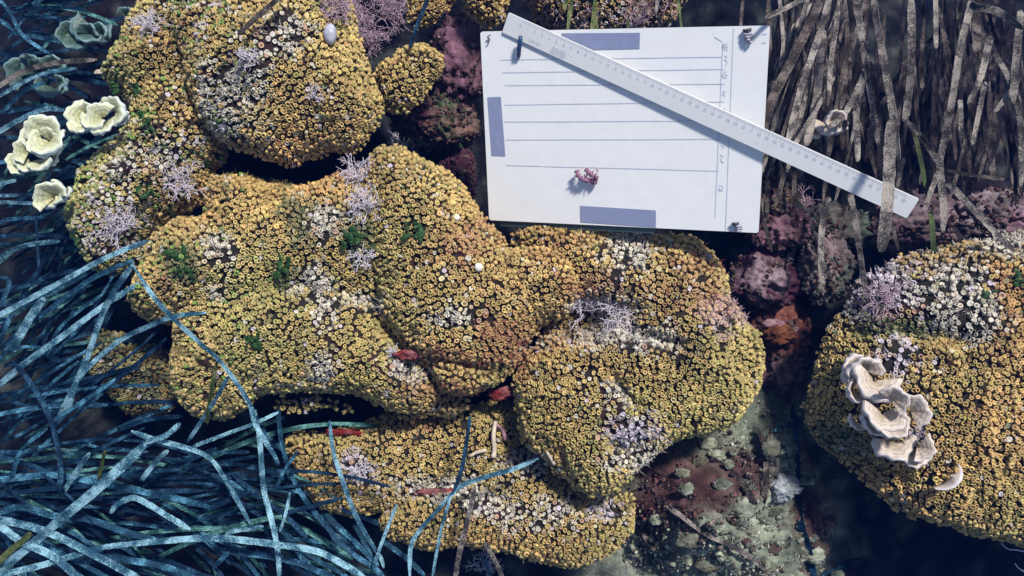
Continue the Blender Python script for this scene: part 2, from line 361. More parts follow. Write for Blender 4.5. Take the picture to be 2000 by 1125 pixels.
patch_w = []
for (x, y, rx, ry, k) in PATCH:
    patch_w.append((x, y, rx, ry, PC[k], k))
def tints(P, key):
    px = to_px(P); n = len(P)
    q = np.c_[P[:, :2], np.zeros(n)]
    base = np.array([.41, .292, .108])
    r1 = rng.normal(0, 1, (n, 1)); big = fbm(q, 14, 3, 3)[:, None]
    big2 = fbm(q, 7, 2, 13)[:, None]
    c = base*(1+.19*r1)*(1+.35*big)+big2*np.array([-.02, .05, .015])
    c = c*(1+rng.normal(0, .05, (n, 3)))
    gx = np.clip((560-px[:, :1])/420, 0, 1)                      # green cast of water and lens put into the tint by the seagrass bed
    c = c*(1-gx)+gx*(c*np.array([.86, 1.12, 1.15]))
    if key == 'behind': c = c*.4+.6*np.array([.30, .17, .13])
    if key == 'shade': c = c*.6  # shade under the seagrass put into the tint
    kind = (rng.random(n) < .07).astype(int)
    sparse = np.zeros(n)
    m1 = fbm(q, 45, 2, 40)
    for (x, y, rx, ry, col, k) in patch_w:
        e = np.sqrt(((px[:, 0]-x)/rx)**2+((px[:, 1]-y)/ry)**2)
        wgt = np.clip((1.25-e-.9*m1+rng.normal(0, .25, n))*1.6, 0, 1)*(.9 if k in 'wlg' else .65)
        c = c*(1-wgt[:, None])+wgt[:, None]*np.array(col)*(1+.2*rng.normal(0, 1, (n, 1)))
        if k in 'wlp':
            kind |= (rng.random(n) < wgt*.75).astype(int)
            sparse = np.maximum(sparse, wgt*.35)
    rough = np.where((px[:, 0] < 480) & (px[:, 1] < 420), .55, .45 if key in ('rough', 'behind') else .12)
    wgt = (rng.random(n) < rough*np.clip(.5+2.2*fbm(q, 30, 2, 70), 0, 2)).astype(float)
    alt = np.array([PC['w'], PC['l'], PC['g'], PC['b'], (.55,.50,.36), (.20,.26,.08)])[rng.integers(0, np.where(px[:, 0] < 480, 6, 5), n)]
    c = c*(1-.8*wgt[:, None])+.8*wgt[:, None]*alt
    kind |= wgt.astype(int)
    green = (rng.random(n) < .03*gx[:, 0]*3)
    c[green] = np.array([.16, .26, .06])
    return np.clip(c, .02, .8), kind, sparse

def poisson(P, r):
    cell = r.max(); K = np.floor(P/cell).astype(int); grid = {}; keep = []; small = []
    Pl, Kl, rl = P.tolist(), K.tolist(), r.tolist()
    offs = [(a, b, c) for a in (-1, 0, 1) for b in (-1, 0, 1) for c in (-1, 0, 1)]
    taken = set()
    for i, fct in [(i, 1.0) for i in range(len(Pl))]+[(i, .82) for i in range(len(Pl))]:
        if i in taken: continue
        x, y, z = Pl[i]; kx, ky, kz = Kl[i]; ok = True; rr = (rl[i]*fct)**2
        for a, b, c in offs:
            for j in grid.get((kx+a, ky+b, kz+c), ()):
                p = Pl[j]
                if (p[0]-x)**2+(p[1]-y)**2+(p[2]-z)**2 < rr: ok = False; break
            if not ok: break
        if ok:
            grid.setdefault((kx, ky, kz), []).append(i); keep.append(i); taken.add(i)
            if fct < 1: small.append(i)
    return np.array(keep), np.isin(np.array(keep), np.array(small))

# palette meshes for the corallites that are objects of their own
PAL = np.array([(.41,.292,.108),(.48,.345,.13),(.34,.24,.085),(.40,.30,.095),(.54,.41,.17),(.29,.195,.07),(.39,.325,.11),(.33,.29,.09),
 (.52,.48,.40),(.45,.40,.33),(.50,.44,.50),(.40,.34,.38),(.33,.17,.085),(.42,.27,.18),(.12,.14,.07),(.25,.22,.10),(.60,.50,.28),(.48,.40,.20)])
PALM = {}
def pal_mesh(i, k):
    if (i, k) not in PALM:
        c = cor_colors(PAL[i:i+1], np.array([k]))[0]
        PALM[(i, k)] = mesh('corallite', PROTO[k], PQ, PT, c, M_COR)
    return PALM[(i, k)]

LOBES = []
def surface_normal(L, P):
    e = .003
    def zz(Q): return lobe_z(L, Q, poly_d(L, Q)[0])[0]
    return zz
def add_turf(root, P, Nn, key):
    """short fuzzy algal turf on the dead and overgrown patches"""
    n = len(P); px = to_px(P); q = np.c_[P[:, :2], np.zeros(n)]
    w_ = np.clip(.9*fbm(q, 30, 3, 140)-.12, 0, 1)*np.where((px[:, 0] < 480) & (px[:, 1] < 420), 1.7, 1.5 if key in ('rough', 'behind') else .45); cl = np.zeros((n, 3))+np.array([.30, .26, .18])
    m1 = fbm(q, 45, 2, 40)
    cc = dict(w=(.44,.41,.36), l=(.45,.39,.45), g=(.07,.11,.04), p=(.42,.28,.30), r=(.24,.07,.05), b=(.25,.2,.08))
    for (x, y, rx, ry, c_, k) in patch_w:
        e = np.sqrt(((px[:, 0]-x)/rx)**2+((px[:, 1]-y)/ry)**2); ww = np.clip((1.3-e-.8*m1)*1.2, 0, 1)*(.75 if k in 'wlgp' else .3)
        m = ww > w_; w_[m] = ww[m]; cl[m] = cc[k]
    left = np.clip((520-px[:, 0])/350, 0, 1); mm = (rng.random(n) < .4*left); cl[mm] = np.array([.17, .20, .06])
    s = np.nonzero(rng.random(n) < w_*.8)[0]
    if len(s) == 0: return
    s = np.repeat(s, 5); n = len(s)
    b = P[s]+rng.normal(0, .0025, (n, 3))+Nn[s]*.002
    d = Nn[s]+rng.normal(0, .65, (n, 3)); d /= np.linalg.norm(d, axis=1)[:, None]
    l = rng.uniform(.003, .0068, n)[:, None]; r = rng.uniform(.0004, .0009, n)[:, None]
    X = np.cross(d, rng.normal(0, 1, (n, 3))); X /= np.linalg.norm(X, axis=1)[:, None]; Y = np.cross(d, X)
    bend = rng.normal(0, .0015, (n, 3)); V = []
    for t in (0, .6):
        for k in range(3):
            a = 2*math.pi*k/3; V.append(b+d*l*t+bend*t+r*(1-.2*t)*(X*math.cos(a)+Y*math.sin(a)))
    V.append(b+d*l+bend*1.8)
    V = np.stack(V, 1); off = (np.arange(n)*7)[:, None, None]
    Q = np.array([(k, (k+1) % 3, 3+(k+1) % 3, 3+k) for k in range(3)]); T = np.array([(3+k, 3+(k+1) % 3, 6) for k in range(3)])
    c = cl[s]*(1+.25*rng.normal(0, 1, (n, 1)))
    obj('algal_turf', mesh('algal_turf', V.reshape(-1, 3), (Q[None]+off).reshape(-1, 4), (T[None]+off).reshape(-1, 3), np.repeat(np.clip(c, .02, .8), 7, 0), M_COR), root, 'stuff')
def build_colony(C):
    lobes = [make_lobe(d, i*3+len(LOBES)+1) for i, d in enumerate(C['lobes'])]
    cen = np.mean([l.poly.mean(0) for l in lobes], 0)
    root = empty(C['name'], (cen[0], cen[1], min(l.z for l in lobes)-.03), C['label'], 'coral', 'cup coral colonies on the reef')
    allP, allN, allI, lobj = [], [], [], []
    for L in lobes:
        LOBES.append(L)
        V, Q, nq, side = lobe_mesh(L)
        q = np.c_[V[:, :2], np.zeros(len(V))]
        f = np.clip(.5+1.2*fbm(q, 40, 3, 21), 0, 1)[:, None]; f2 = np.clip(-.1+2*fbm(q, 25, 3, 33), 0, 1)[:, None]
        col = (1-f)*np.array([.010, .009, .008])+f*np.array([.024, .019, .011]); col = col*(1-f2)+f2*np.array([.05, .02, .02])
        o = obj('lobe', mesh('lobe', V, Q, None, col, M_BASE), root); lobj.append(o)
        # sample the top and the rim
        F_ = np.concatenate([Q[:nq], side]); T = np.concatenate([F_[:, [0, 1, 2]], F_[:, [0, 2, 3]]])
        # vertex normals
        fn = np.cross(V[T[:, 1]]-V[T[:, 0]], V[T[:, 2]]-V[T[:, 0]])
        vnrm = np.zeros_like(V)
        for k in range(3): np.add.at(vnrm, T[:, k], fn)
        vnrm /= np.maximum(np.linalg.norm(vnrm, axis=1), 1e-12)[:, None]
        ar = np.linalg.norm(fn, axis=1)/2
        n = int(ar.sum()/(.0050**2)*9)
        ti = rng.choice(len(T), n, p=ar/ar.sum())
        u = rng.random((n, 2)); m = u.sum(1) > 1; u[m] = 1-u[m]
        bc = np.c_[1-u.sum(1), u]
        P = (V[T[ti]]*bc[:, :, None]).sum(1); Nn = (vnrm[T[ti]]*bc[:, :, None]).sum(1)
        Nn /= np.maximum(np.linalg.norm(Nn, axis=1), 1e-9)[:, None]
        px = to_px(P)
        keep = (px[:, 0] > -60) & (px[:, 0] < 2060) & (px[:, 1] > -60) & (px[:, 1] < 1185)
        allP.append(P[keep]); allN.append(Nn[keep]); allI.append(np.full(keep.sum(), len(lobj)-1))
    P = np.concatenate(allP); Nn = np.concatenate(allN); LI = np.concatenate(allI)
    p = rng.permutation(len(P)); P, Nn, LI = P[p], Nn[p], LI[p]
    # buried inside a neighbouring lobe: drop
    for L in lobes:
        lo, hi = L.poly.min(0), L.poly.max(0)
        c = np.nonzero(((P[:, :2] > lo) & (P[:, :2] < hi)).all(1))[0]
        d, _ = poly_d(L, P[c, :2]); zt, zb = lobe_z(L, P[c, :2], d)
        bad = (d > INSET+.004) & (P[c, 2] < zt-.006) & (P[c, 2] > zb)
        k = np.ones(len(P), bool); k[c[bad]] = False; P, Nn, LI = P[k], Nn[k], LI[k]
    q = np.c_[P[:, :2], np.zeros(len(P))]
    rad = .0052*(1+.10*fbm(q, 12, 2, 55)+.09*rng.normal(0, 1, len(P)))
    rad = np.clip(rad, .0040, .0068)
    if C['key'] == 'edge': rad *= 1.08
    keep, infill = poisson(P, rad)
    P, Nn, rad, LI = P[keep], Nn[keep], rad[keep]*np.where(infill, .86, 1.0), LI[keep]
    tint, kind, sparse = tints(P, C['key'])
    hole = fbm(np.c_[P[:, :2], P[:, 2:3]*0], 70, 2, 88) < -.48
    k = (rng.random(len(P)) > sparse) & ~(hole & (rng.random(len(P)) < .6)); P, Nn, rad, tint, kind, LI = P[k], Nn[k], rad[k], tint[k], kind[k], LI[k]
    n = len(P)
    # axes
    Z = Nn+rng.normal(0, .12, (n, 3)); Z /= np.linalg.norm(Z, axis=1)[:, None]
    ref = rng.normal(0, 1, (n, 3)); X = np.cross(ref, Z); X /= np.linalg.norm(X, axis=1)[:, None]; Y = np.cross(Z, X)
    r = rad*.545*(1+.10*rng.normal(0, 1, n)); rx = r*(1+.10*rng.normal(0, 1, n)); ry = r*(1+.10*rng.normal(0, 1, n))
    hh = .0058*(1+.28*rng.normal(0, 1, n)); hh = np.clip(hh, .003, .012)*np.where(kind == 1, .75, 1)
    # which show largest: size over depth, facing the camera
    view = CA-P; dep = np.linalg.norm(view, axis=1); fac = np.clip((Z*view).sum(1)/dep, 0, 1)
    px = to_px(P); inside = (px[:, 0] > 5) & (px[:, 0] < 1995) & (px[:, 1] > 5) & (px[:, 1] < 1120)
    score = np.where(inside, r/dep*fac, 0)
    nown = min(300, int(inside.sum()*.5))
    own = np.argsort(-score)[:nown]
    msk = np.zeros(n, bool); msk[own] = True
    inv = Matrix.Translation(-root.location)
    for i in own:
        pi = int(np.argmin(((PAL-tint[i])**2).sum(1)))
        o = bpy.data.objects.new('corallite', pal_mesh(pi, int(kind[i]))); COL.objects.link(o)
        o.parent = lobj[LI[i]]
        Mx = Matrix(((X[i, 0]*rx[i], Y[i, 0]*ry[i], Z[i, 0]*hh[i], P[i, 0]), (X[i, 1]*rx[i], Y[i, 1]*ry[i], Z[i, 1]*hh[i], P[i, 1]), (X[i, 2]*rx[i], Y[i, 2]*ry[i], Z[i, 2]*hh[i], P[i, 2]), (0, 0, 0, 1)))
        o.matrix_local = Mx
    a = np.nonzero(~msk)[0]
    pr = np.array(PROTO)[kind[a]]
    W = P[a][:, None, :]+pr[:, :, :1]*(X[a]*rx[a][:, None])[:, None, :]+pr[:, :, 1:2]*(Y[a]*ry[a][:, None])[:, None, :]+pr[:, :, 2:]*(Z[a]*hh[a][:, None])[:, None, :]
    W = W+rng.normal(0, 1, W.shape)*(r[a]*np.where(kind[a] == 1, .11, .04))[:, None, None]
    nv = pr.shape[1]; off = (np.arange(len(a))*nv)[:, None, None]
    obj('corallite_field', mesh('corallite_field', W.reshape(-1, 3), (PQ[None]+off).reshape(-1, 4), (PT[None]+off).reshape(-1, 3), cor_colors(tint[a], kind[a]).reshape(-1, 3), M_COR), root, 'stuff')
    add_turf(root, P, Nn, C['key'])
    print('colony', C['key'], n)
    return root
for C in COLONIES: build_colony(C)

# ------------------------------------------------------------------ sea floor: one sheet, fine near the reef
def floor_axis():
    a = np.arange(-.85, .851, .0055); out = []
    s, x = .02, .85
    while x < 8: x += s; s *= 1.35; out.append(x)
    out = np.array(out); return np.r_[-out[::-1], a, out]
RAISE = [(1400,1010,170,.10),(1500,860,90,.085),(1330,960,80,.05),(1530,1080,90,.05),(1560,470,70,.07),(1500,520,60,.05),(1620,600,50,.06),(890,150,40,.10),(880,300,40,.05),(1560,400,60,.05)]
def build_floor():
    ax = floor_axis(); ay = floor_axis()-.05
    X, Y = np.meshgrid(ax, ay, indexing='ij'); P = np.c_[X.ravel(), Y.ravel()]; q = np.c_[P, np.zeros(len(P))]
    z = -.26+.03*fbm(q, 5, 4, 60)+.014*fbm(q, 28, 3, 61)
    zone = np.zeros(len(P))
    for (x, y, r, h) in RAISE:
        c = at(x, y, -.18)[:2]; e = np.linalg.norm(P-c, axis=1)/(r/F*1.24)
        z += h*np.exp(-e**2)
    for (x, y, r) in ((1400,1040,190),(1500,850,110),(1560,1000,110),(1440,1110,150)):
        c = at(x, y, -.16)[:2]; zone = np.maximum(zone, np.exp(-(np.linalg.norm(P-c, axis=1)/(r/F*1.24))**2))
    lump = np.abs(fbm(q, 55, 3, 62)); z += .026*zone*(1-2*lump)+.009*np.clip(zone*2, .3, 1)*fbm(q, 140, 2, 64)
    near = (np.abs(P) < .95).all(1); ni = np.nonzero(near)[0]
    for L in LOBES:                                              # rock that carries each coral lobe
        d, _ = poly_d(L, P[ni])
        t = np.clip((d-.02)/.03, 0, 1); t = t*t*(3-2*t)
        z[ni] = np.where(t > 0, np.maximum(z[ni], z[ni]*(1-t)+(L.z-.012)*t), z[ni])
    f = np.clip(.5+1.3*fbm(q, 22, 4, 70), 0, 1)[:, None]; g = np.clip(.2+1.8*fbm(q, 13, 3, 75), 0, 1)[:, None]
    dark = (1-f)*np.array([.004, .006, .012])+f*np.array([.011, .012, .019]); dark = dark*(1-.35*g)+.35*g*np.array([.024, .011, .016])  # near-black navy paints in the shade between leaves and in gaps
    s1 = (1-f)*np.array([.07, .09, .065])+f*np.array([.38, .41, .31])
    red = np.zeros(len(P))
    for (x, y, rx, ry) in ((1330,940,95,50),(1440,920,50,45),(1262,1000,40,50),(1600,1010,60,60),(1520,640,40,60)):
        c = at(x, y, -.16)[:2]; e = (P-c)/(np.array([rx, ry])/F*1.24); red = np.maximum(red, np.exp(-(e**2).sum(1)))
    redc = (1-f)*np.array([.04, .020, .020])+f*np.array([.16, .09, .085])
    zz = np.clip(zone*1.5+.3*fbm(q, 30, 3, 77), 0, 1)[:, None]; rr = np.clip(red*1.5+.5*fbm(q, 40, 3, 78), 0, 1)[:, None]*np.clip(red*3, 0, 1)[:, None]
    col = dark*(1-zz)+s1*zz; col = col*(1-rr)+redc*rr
    nx, ny = len(ax), len(ay); id_ = np.arange(nx*ny).reshape(nx, ny)
    Q = np.c_[id_[:-1, :-1].ravel(), id_[1:, :-1].ravel(), id_[1:, 1:].ravel(), id_[:-1, 1:].ravel()]
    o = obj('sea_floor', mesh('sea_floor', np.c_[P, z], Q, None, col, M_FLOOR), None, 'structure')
    def fz(x, y):
        i = min(max(np.searchsorted(ax, x), 0), len(ax)-1); j = min(max(np.searchsorted(ay, y), 0), len(ay)-1); return z[i*len(ay)+j]
    return o, fz
FLOOR, floor_z = build_floor()
def top_z(x, y):
    """height of the coral or floor under a point"""
    best = floor_z(x, y)
    for L in LOBES:
        p = np.array([[x, y]])
        if (p[0] < L.poly.min(0)).any() or (p[0] > L.poly.max(0)).any(): continue
        d, _ = poly_d(L, p)
        if d[0] > INSET: best = max(best, lobe_z(L, p, d)[0][0]+.004)
    return best
def on_surface(px, py):
    z = 0
    for _ in range(8):
        p = at(px, py, z); z = .5*z+.5*top_z(p[0], p[1])
    p = at(px, py, z); return np.array([p[0], p[1], top_z(p[0], p[1])])

# ------------------------------------------------------------------ landmarks named in labels
def nearest(px, py, marks):
    return min(marks, key=lambda m: (m[0]-px)**2+(m[1]-py)**2)[2]
LM_L = [(60,280,'beside the golden fan cluster'),(100,380,'below the pale curled fan alga'),(180,530,'under the slanting leaves by the patchy coral'),(250,730,'near the shaded greenish coral'),(60,650,'beside the stubby pale leaves'),(60,860,'behind the dark bent leaf'),
 (180,950,'under the widest pale leaf'),(320,1000,'by the small arched pale leaf'),(60,1060,'among the broad sunlit leaves'),(420,1050,'by the long flat leaf near the low coral'),(350,860,'below the coral bulge'),(200,1110,'under the lowest broad leaves')]
LM_U = [(160,75,'behind the blue green fan alga'),(60,130,'behind the pale blue fan alga'),(100,180,'behind the olive fan alga'),(60,290,'behind the golden fan cluster'),(100,380,'behind the pale curled fan alga'),(20,30,'in the open dark water past the fan algae')]
LM_P = [(500,850,'by the leaf streaming straight down'),(600,1000,'at the rim of the low coral'),(560,930,'behind the crossing thin leaves'),(480,960,'next to the flat lying bed'),(620,1090,'under the flat leaves by the low coral')]
LM_R = [(1520,60,'close to the slate corner'),(1610,100,'behind the leaves leaning on the slate'),(1600,240,'by the tan fan alga'),(1680,60,'behind the square-cut leaf'),(1740,120,'behind the leaf that crosses the ruler'),(1780,80,'behind the straight pale leaves'),(1830,60,'beside the straight pale leaves'),(1870,120,'behind the longest speckled leaf'),(1910,60,'behind the kinked leaves'),(1960,120,'between the kinked leaves and the speckled pair'),(1995,100,'behind the speckled pair of leaves'),(1850,-20,'rising above the longest speckled leaf'),(1950,-20,'rising above the kinked leaves'),(1650,-20,'rising above the square-cut leaf'),(1750,-30,'rising above the straight pale leaves'),(1560,-30,'rising above the slate corner')]
LM_S = [(1530,955,'by the white sponge'),(1330,900,'under the broad coral edge'),(1260,1030,'beside the low coral rim'),(1400,1060,'along the long dead speckled leaf'),(1500,1115,'at the tip of the long dead leaf'),(1450,950,'by the brown dead leaf'),(1580,1080,'at the foot of the long dark leaf'),(1500,880,'by the bent brown dead leaf'),(1330,1110,'out on the open silt')]
# ------------------------------------------------------------------ rocks
import bmesh
ICO = {}
def ico(sub):
    if sub not in ICO:
        bm = bmesh.new(); bmesh.ops.create_icosphere(bm, subdivisions=sub, radius=1); bm.verts.ensure_lookup_table()
        ICO[sub] = (np.array([v.co[:] for v in bm.verts]), np.array([[v.index for v in f.verts] for f in bm.faces])); bm.free()
    return ICO[sub]
def rock(name, px, py, z, rx, ry, rz, seed, c1, c2, c3, label, cat, group=None, mat=None, sub=5, rough=.30):
    V, T = ico(sub); c = at(px, py, z)
    k = 1+rough*1.5*fbm(V+seed*3.1, 1.3, 3, seed)+rough*1.3*(.5-1.6*np.abs(fbm(V, 3.0, 4, seed+4)))+rough*.8*fbm(V, 8, 3, seed+6)
    s = np.array([rx/F, ry/F, rz/F])*(CAM.z-z)
    W = V*k[:, None]*s
    if mat: col = None
    else:
        f = np.clip(.5+1.6*fbm(W, 35, 4, seed+8), 0, 1)[:, None]; g = np.clip(2.2*fbm(W, 28, 3, seed+12), 0, 1)[:, None]
        col = np.array(c1)*(1-f)+np.array(c2)*f; col = col*(1-g)+np.array(c3)*g
    o = obj(name, mesh(name, W, None, T, col, mat or M_ROCK)); o.location = Vector(c)
    if name == 'encrusted_rock':
        rg = np.random.default_rng(seed); n = 520; vi = rg.choice(np.nonzero(W[:, 2] > -.3*s[2])[0], n); pw = W[vi]+np.asarray(c)
        cl_ = fbm(pw, 55, 2, seed+3) > .0; pw = pw[cl_]; vi = vi[cl_]; n = len(vi)
        Z = W[vi]/s**2; Z /= np.linalg.norm(Z, axis=1)[:, None]; Z = Z+rg.normal(0, .3, (n, 3)); Z /= np.linalg.norm(Z, axis=1)[:, None]
        X = np.cross(Z, rg.normal(0, 1, (n, 3))); X /= np.linalg.norm(X, axis=1)[:, None]; Y = np.cross(Z, X)
        r_ = rg.uniform(.0012, .0034, n)[:, None]; h_ = rg.uniform(.0012, .004, n)[:, None]
        G = pw[:, None]+PROTO[1][None, :, :1]*(X*r_)[:, None]+PROTO[1][None, :, 1:2]*(Y*r_)[:, None]+PROTO[1][None, :, 2:]*(Z*h_)[:, None]
        G = G+rg.normal(0, .12, G.shape)*r_[:, None]
        pal = np.array([c2, c3, (.26, .17, .18), (.16, .12, .09), (.10, .045, .045)])[rg.integers(0, 5, n)]*rg.uniform(.3, .85, (n, 1)); off = (np.arange(n)*len(PROTO[1]))[:, None, None]
        obj('crust_growth', mesh('crust_growth', G.reshape(-1, 3), (PQ[None]+off).reshape(-1, 4), (PT[None]+off).reshape(-1, 3), np.repeat(pal, len(PROTO[1]), 0), M_ROCK), o, 'stuff')
    return tag(o, label, cat, group)
MAUVE, MAR, BRN, PNK = (.035,.014,.028), (.105,.032,.055), (.06,.045,.03), (.20,.10,.135)  # rock tones darkened to include the shadow of slate and seagrass
rock('encrusted_rock', 895,120,-.17,52,75,50,1,MAUVE,(.14,.07,.085),PNK,'mauve crusted rock in the gap beside the upper coral colony','rock')
rock('encrusted_rock', 880,235,-.19,48,50,45,2,(.08,.06,.05),(.19,.11,.09),(.06,.10,.05),'reddish brown crusted rock with a green stain in the dark gap by the slate','rock')
rock('encrusted_rock', 895,345,-.21,34,55,36,3,MAUVE,MAR,PNK,'dim mauve rock lying deep beside the slate edge','rock')
rock('encrusted_rock', 820,225,-.17,50,34,36,4,(.07,.04,.04),(.17,.09,.07),MAR,'dark maroon rock under the small side lobe of the upper coral','rock')
rock('encrusted_rock', 1515,385,-.13,36,30,28,5,(.11,.08,.05),(.26,.19,.12),PNK,'knobbly tan rock peeking out below the ruler beside the slate','rock')
rock('encrusted_rock', 1525,450,-.14,46,34,32,6,(.07,.035,.04),(.19,.105,.11),PNK,'knobbly pink crusted rock below the slate corner','rock')
rock('encrusted_rock', 1500,545,-.17,60,48,40,7,MAUVE,MAR,(.28,.2,.22),'lumpy mauve rock between the two ochre colonies','rock')
rock('encrusted_rock', 1610,520,-.15,44,62,40,8,(.10,.08,.08),(.22,.16,.16),(.10,.15,.11),'grey pink rock below hanging seagrass leaves by the steep coral','rock')
rock('encrusted_rock', 1530,640,-.20,50,60,40,9,(.10,.03,.025),(.24,.09,.06),(.28,.14,.14),'deep red crusted rock in the dark cleft','rock')
rock('encrusted_rock', 1630,445,-.17,70,40,40,10,(.05,.05,.05),(.15,.12,.11),(.08,.12,.09),'dim brown rock behind the hanging seagrass','rock')
rock('encrusted_rock', 1540,730,-.21,45,50,36,11,(.06,.05,.05),(.15,.10,.10),PNK,'small dark rock low in the cleft above the silty floor','rock')
rock('encrusted_rock', 1790,430,-.15,80,45,40,14,(.07,.05,.06),(.2,.14,.15),PNK,'purplish rock at the foot of the tall seagrass','rock')
rock('encrusted_rock', 1930,420,-.14,70,40,40,15,(.08,.06,.06),(.24,.19,.2),PNK,'pale crusted rock at the edge of the steep coral by the seagrass','rock')
rock('red_sponge', 978,768,-.085,18,11,10,21,(.12,.008,.008),(.28,.025,.02),(.30,.12,.12),'bright red sponge wedged under the coral lobe edge','sponge',sub=4,rough=.65)
rock('red_sponge', 800,692,-.035,22,7,7,22,(.12,.008,.008),(.28,.025,.02),(.30,.12,.12),'red sponge in the crease of the large lobed coral','sponge',sub=4,rough=.65)
rock('red_sponge', 850,962,-.122,34,5,5,23,(.12,.008,.008),(.28,.025,.02),(.30,.12,.12),'streak of red sponge on the low coral colony','sponge',sub=4,rough=.65)
rock('red_sponge', 680,845,-.125,26,5,6,24,(.12,.008,.008),(.28,.025,.02),(.30,.12,.12),'red sponge in the dark slot below the coral ledge','sponge',sub=4,rough=.65)
rock('orange_sponge', 1520,652,-.165,24,15,14,25,(.06,.02,.012),(.17,.055,.02),(.22,.10,.06),'rust orange sponge on the deep red rock','sponge',sub=4,rough=.6)
rock('pink_crust', 1512,632,-.16,20,8,8,26,0,0,0,'pink crust ridge above the rust orange sponge','crust',mat=M_PINK,sub=3)
rock('white_sponge', 1530,955,-.125,27,20,14,27,(.24,.27,.27),(.42,.45,.45),(.16,.18,.16),'pale white sponge lump on the silty floor','sponge',sub=4,rough=.5)
P_ = on_surface(935,522); rock('pebble', 935,522,P_[2]+.006,8.5,9,8,28,0,0,0,'round white pebble on the large lobed coral','pebble',mat=M_WHITE,sub=2,rough=.1)
P_ = on_surface(892,425); rock('pebble', 892,425,P_[2]+.005,7,6,5,29,0,0,0,'tiny white shell chip near the slate corner','pebble',mat=M_WHITE,sub=2,rough=.15)
P_ = on_surface(645,66); rock('sea_squirt', 645,66,P_[2]+.012,13,21,14,30,0,0,0,'smooth milky white sea squirt beside the bushy pink tuft','sea squirt',mat=plain('milky_tunic', (.36, .36, .41), .4, .4, .25, 90, .3),sub=3,rough=.08)
P_ = on_surface(193,143); rock('pebble', 193,143,P_[2]+.005,9,8,7,31,0,0,0,'yellowish knob at the top of the patchy coral','pebble',mat=M_WORM,sub=2,rough=.2)
for i in range(64):
    x, y = random.uniform(1240, 1640), random.uniform(860, 1135)
    if x > 1600 and y < 1000 or (x < 1330 and y < 960): continue
    p = at(x, y, -.16); zf = floor_z(p[0], p[1])
    a = random.uniform(7, 20)
    pale = random.random() < .7
    rock('rubble_stone', x, y, zf, a, a*random.uniform(.6, 1), a*.4, 100+i, (.07,.085,.06) if pale else (.05,.03,.027), (.34,.36,.27) if pale else (.13,.08,.07), (.10,.09,.06), ('silty rubble stone ' if pale else 'reddish rubble stone ')+nearest(x, y, LM_S), 'stone', 'pale rubble stones' if pale else 'reddish rubble stones', sub=4, rough=.34)

# shell grit and rubble crumbs too small to count
def grit():
    n = 9000; x = rng.uniform(1225, 1660, n); y = rng.uniform(760, 1140, n)
    p = np.array([at(a, b, -.17) for a, b in zip(x, y)]); zf = np.array([floor_z(a, b) for a, b in p[:, :2]])
    m = (fbm(np.c_[p[:, :2], p[:, :1]*0], 30, 3, 210) > -.25) & ~((x > 1590) & (y < 1040)); p = p[m]; zf = zf[m]; n = len(p); p[:, 2] = zf
    V, T = ico(1); sz = np.clip(.0011*np.exp(rng.normal(0, .55, n)), .0006, .0055)[:, None, None]
    W = V[None]*(1+rng.normal(0, .22, (n, len(V), 1)))*sz*rng.uniform(.6, 1.3, (n, 1, 3))*np.array([1, 1, .7])+p[:, None]
    near_red = np.exp(-(((to_px(p)-np.array([1350, 950]))/np.array([110, 75]))**2).sum(1))
    pal = np.array([(.27,.29,.21),(.16,.18,.13),(.38,.38,.30),(.09,.09,.07),(.17,.11,.10)]); pr = np.array([(.10,.05,.04),(.06,.03,.03),(.16,.10,.09),(.05,.04,.04),(.14,.06,.05)])
    i = rng.integers(0, 5, n); c = np.where((rng.random(n) < near_red*1.6)[:, None], pr[i], pal[i])*rng.uniform(.6, 1.4, (n, 1))
    off = (np.arange(n)*len(V))[:, None, None]
    o = obj('gravel', mesh('gravel', W.reshape(-1, 3), None, (T[None]+off).reshape(-1, 3), np.repeat(c, len(V), 0), M_ROCK), None, 'stuff')
    tag(o, 'fine shell grit and crumbs strewn over the open silty floor', 'gravel')
grit()

# ------------------------------------------------------------------ slate board
q4 = np.array([(938,62),(1504,50),(1481,455),(955,430)], float)
zs = np.array([1., .90420636, .97606329, 1.07185693])*1.06
QB = np.array([atd(x, y, dz) for (x, y), dz in zip(q4, zs)])
BU = QB[1]-QB[0]; BV = QB[3]-QB[0]; BN = np.cross(BV, BU); BN /= np.linalg.norm(BN)
if BN[2] < 0: BN = -BN
BWd, BHt = np.linalg.norm(BU), np.linalg.norm(BV)
bu = BU/BWd; bv = np.cross(bu, BN); bv = bv if bv@BV > 0 else -bv
def onb(px, py, lift=0):
    d = atd(px, py, 1)-CA; t = ((QB[0]-CA)@BN+lift)/(d@BN); return CA+d*t
def prism(pts, nrm, th):
    """closed slab: polygon pts (front face), extruded backwards by th"""
    pts = np.asarray(pts); n = len(pts); V = np.r_[pts, pts-np.asarray(nrm)*th]
    me = bpy.data.meshes.new('slab')
    F_ = [list(range(n)), list(range(2*n-1, n-1, -1))]+[[i, i+n, (i+1) % n+n, (i+1) % n] for i in range(n)]
    me.from_pydata(V.tolist(), [], F_); me.validate()
    bm = bmesh.new(); bm.from_mesh(me); bmesh.ops.recalc_face_normals(bm, faces=bm.faces); bm.to_mesh(me); bm.free()
    return me
slate = empty('dive_slate', QB.mean(0), 'white diving slate with ruled lines and grey tape strips', 'slate')
def part(name, me, mat, parent, label=None):
    me.materials.clear(); me.materials.append(mat); o = obj(name, me, parent)
    if label: o['label'] = label
    return o
def round_rect(o, u, v, w_, h_, r, k=5):
    P = []
    for cx, cy, a0 in ((w_-r, r, -90), (w_-r, h_-r, 0), (r, h_-r, 90), (r, r, 180)):
        for i in range(k+1):
            a = math.radians(a0+90*i/k); P.append(o+u*(cx+r*math.cos(a))+v*(cy+r*math.sin(a)))
    return P
part('board', prism(round_rect(QB[0], bu, bv, BWd, BHt, .003), BN, .0035), M_SLATE, slate)
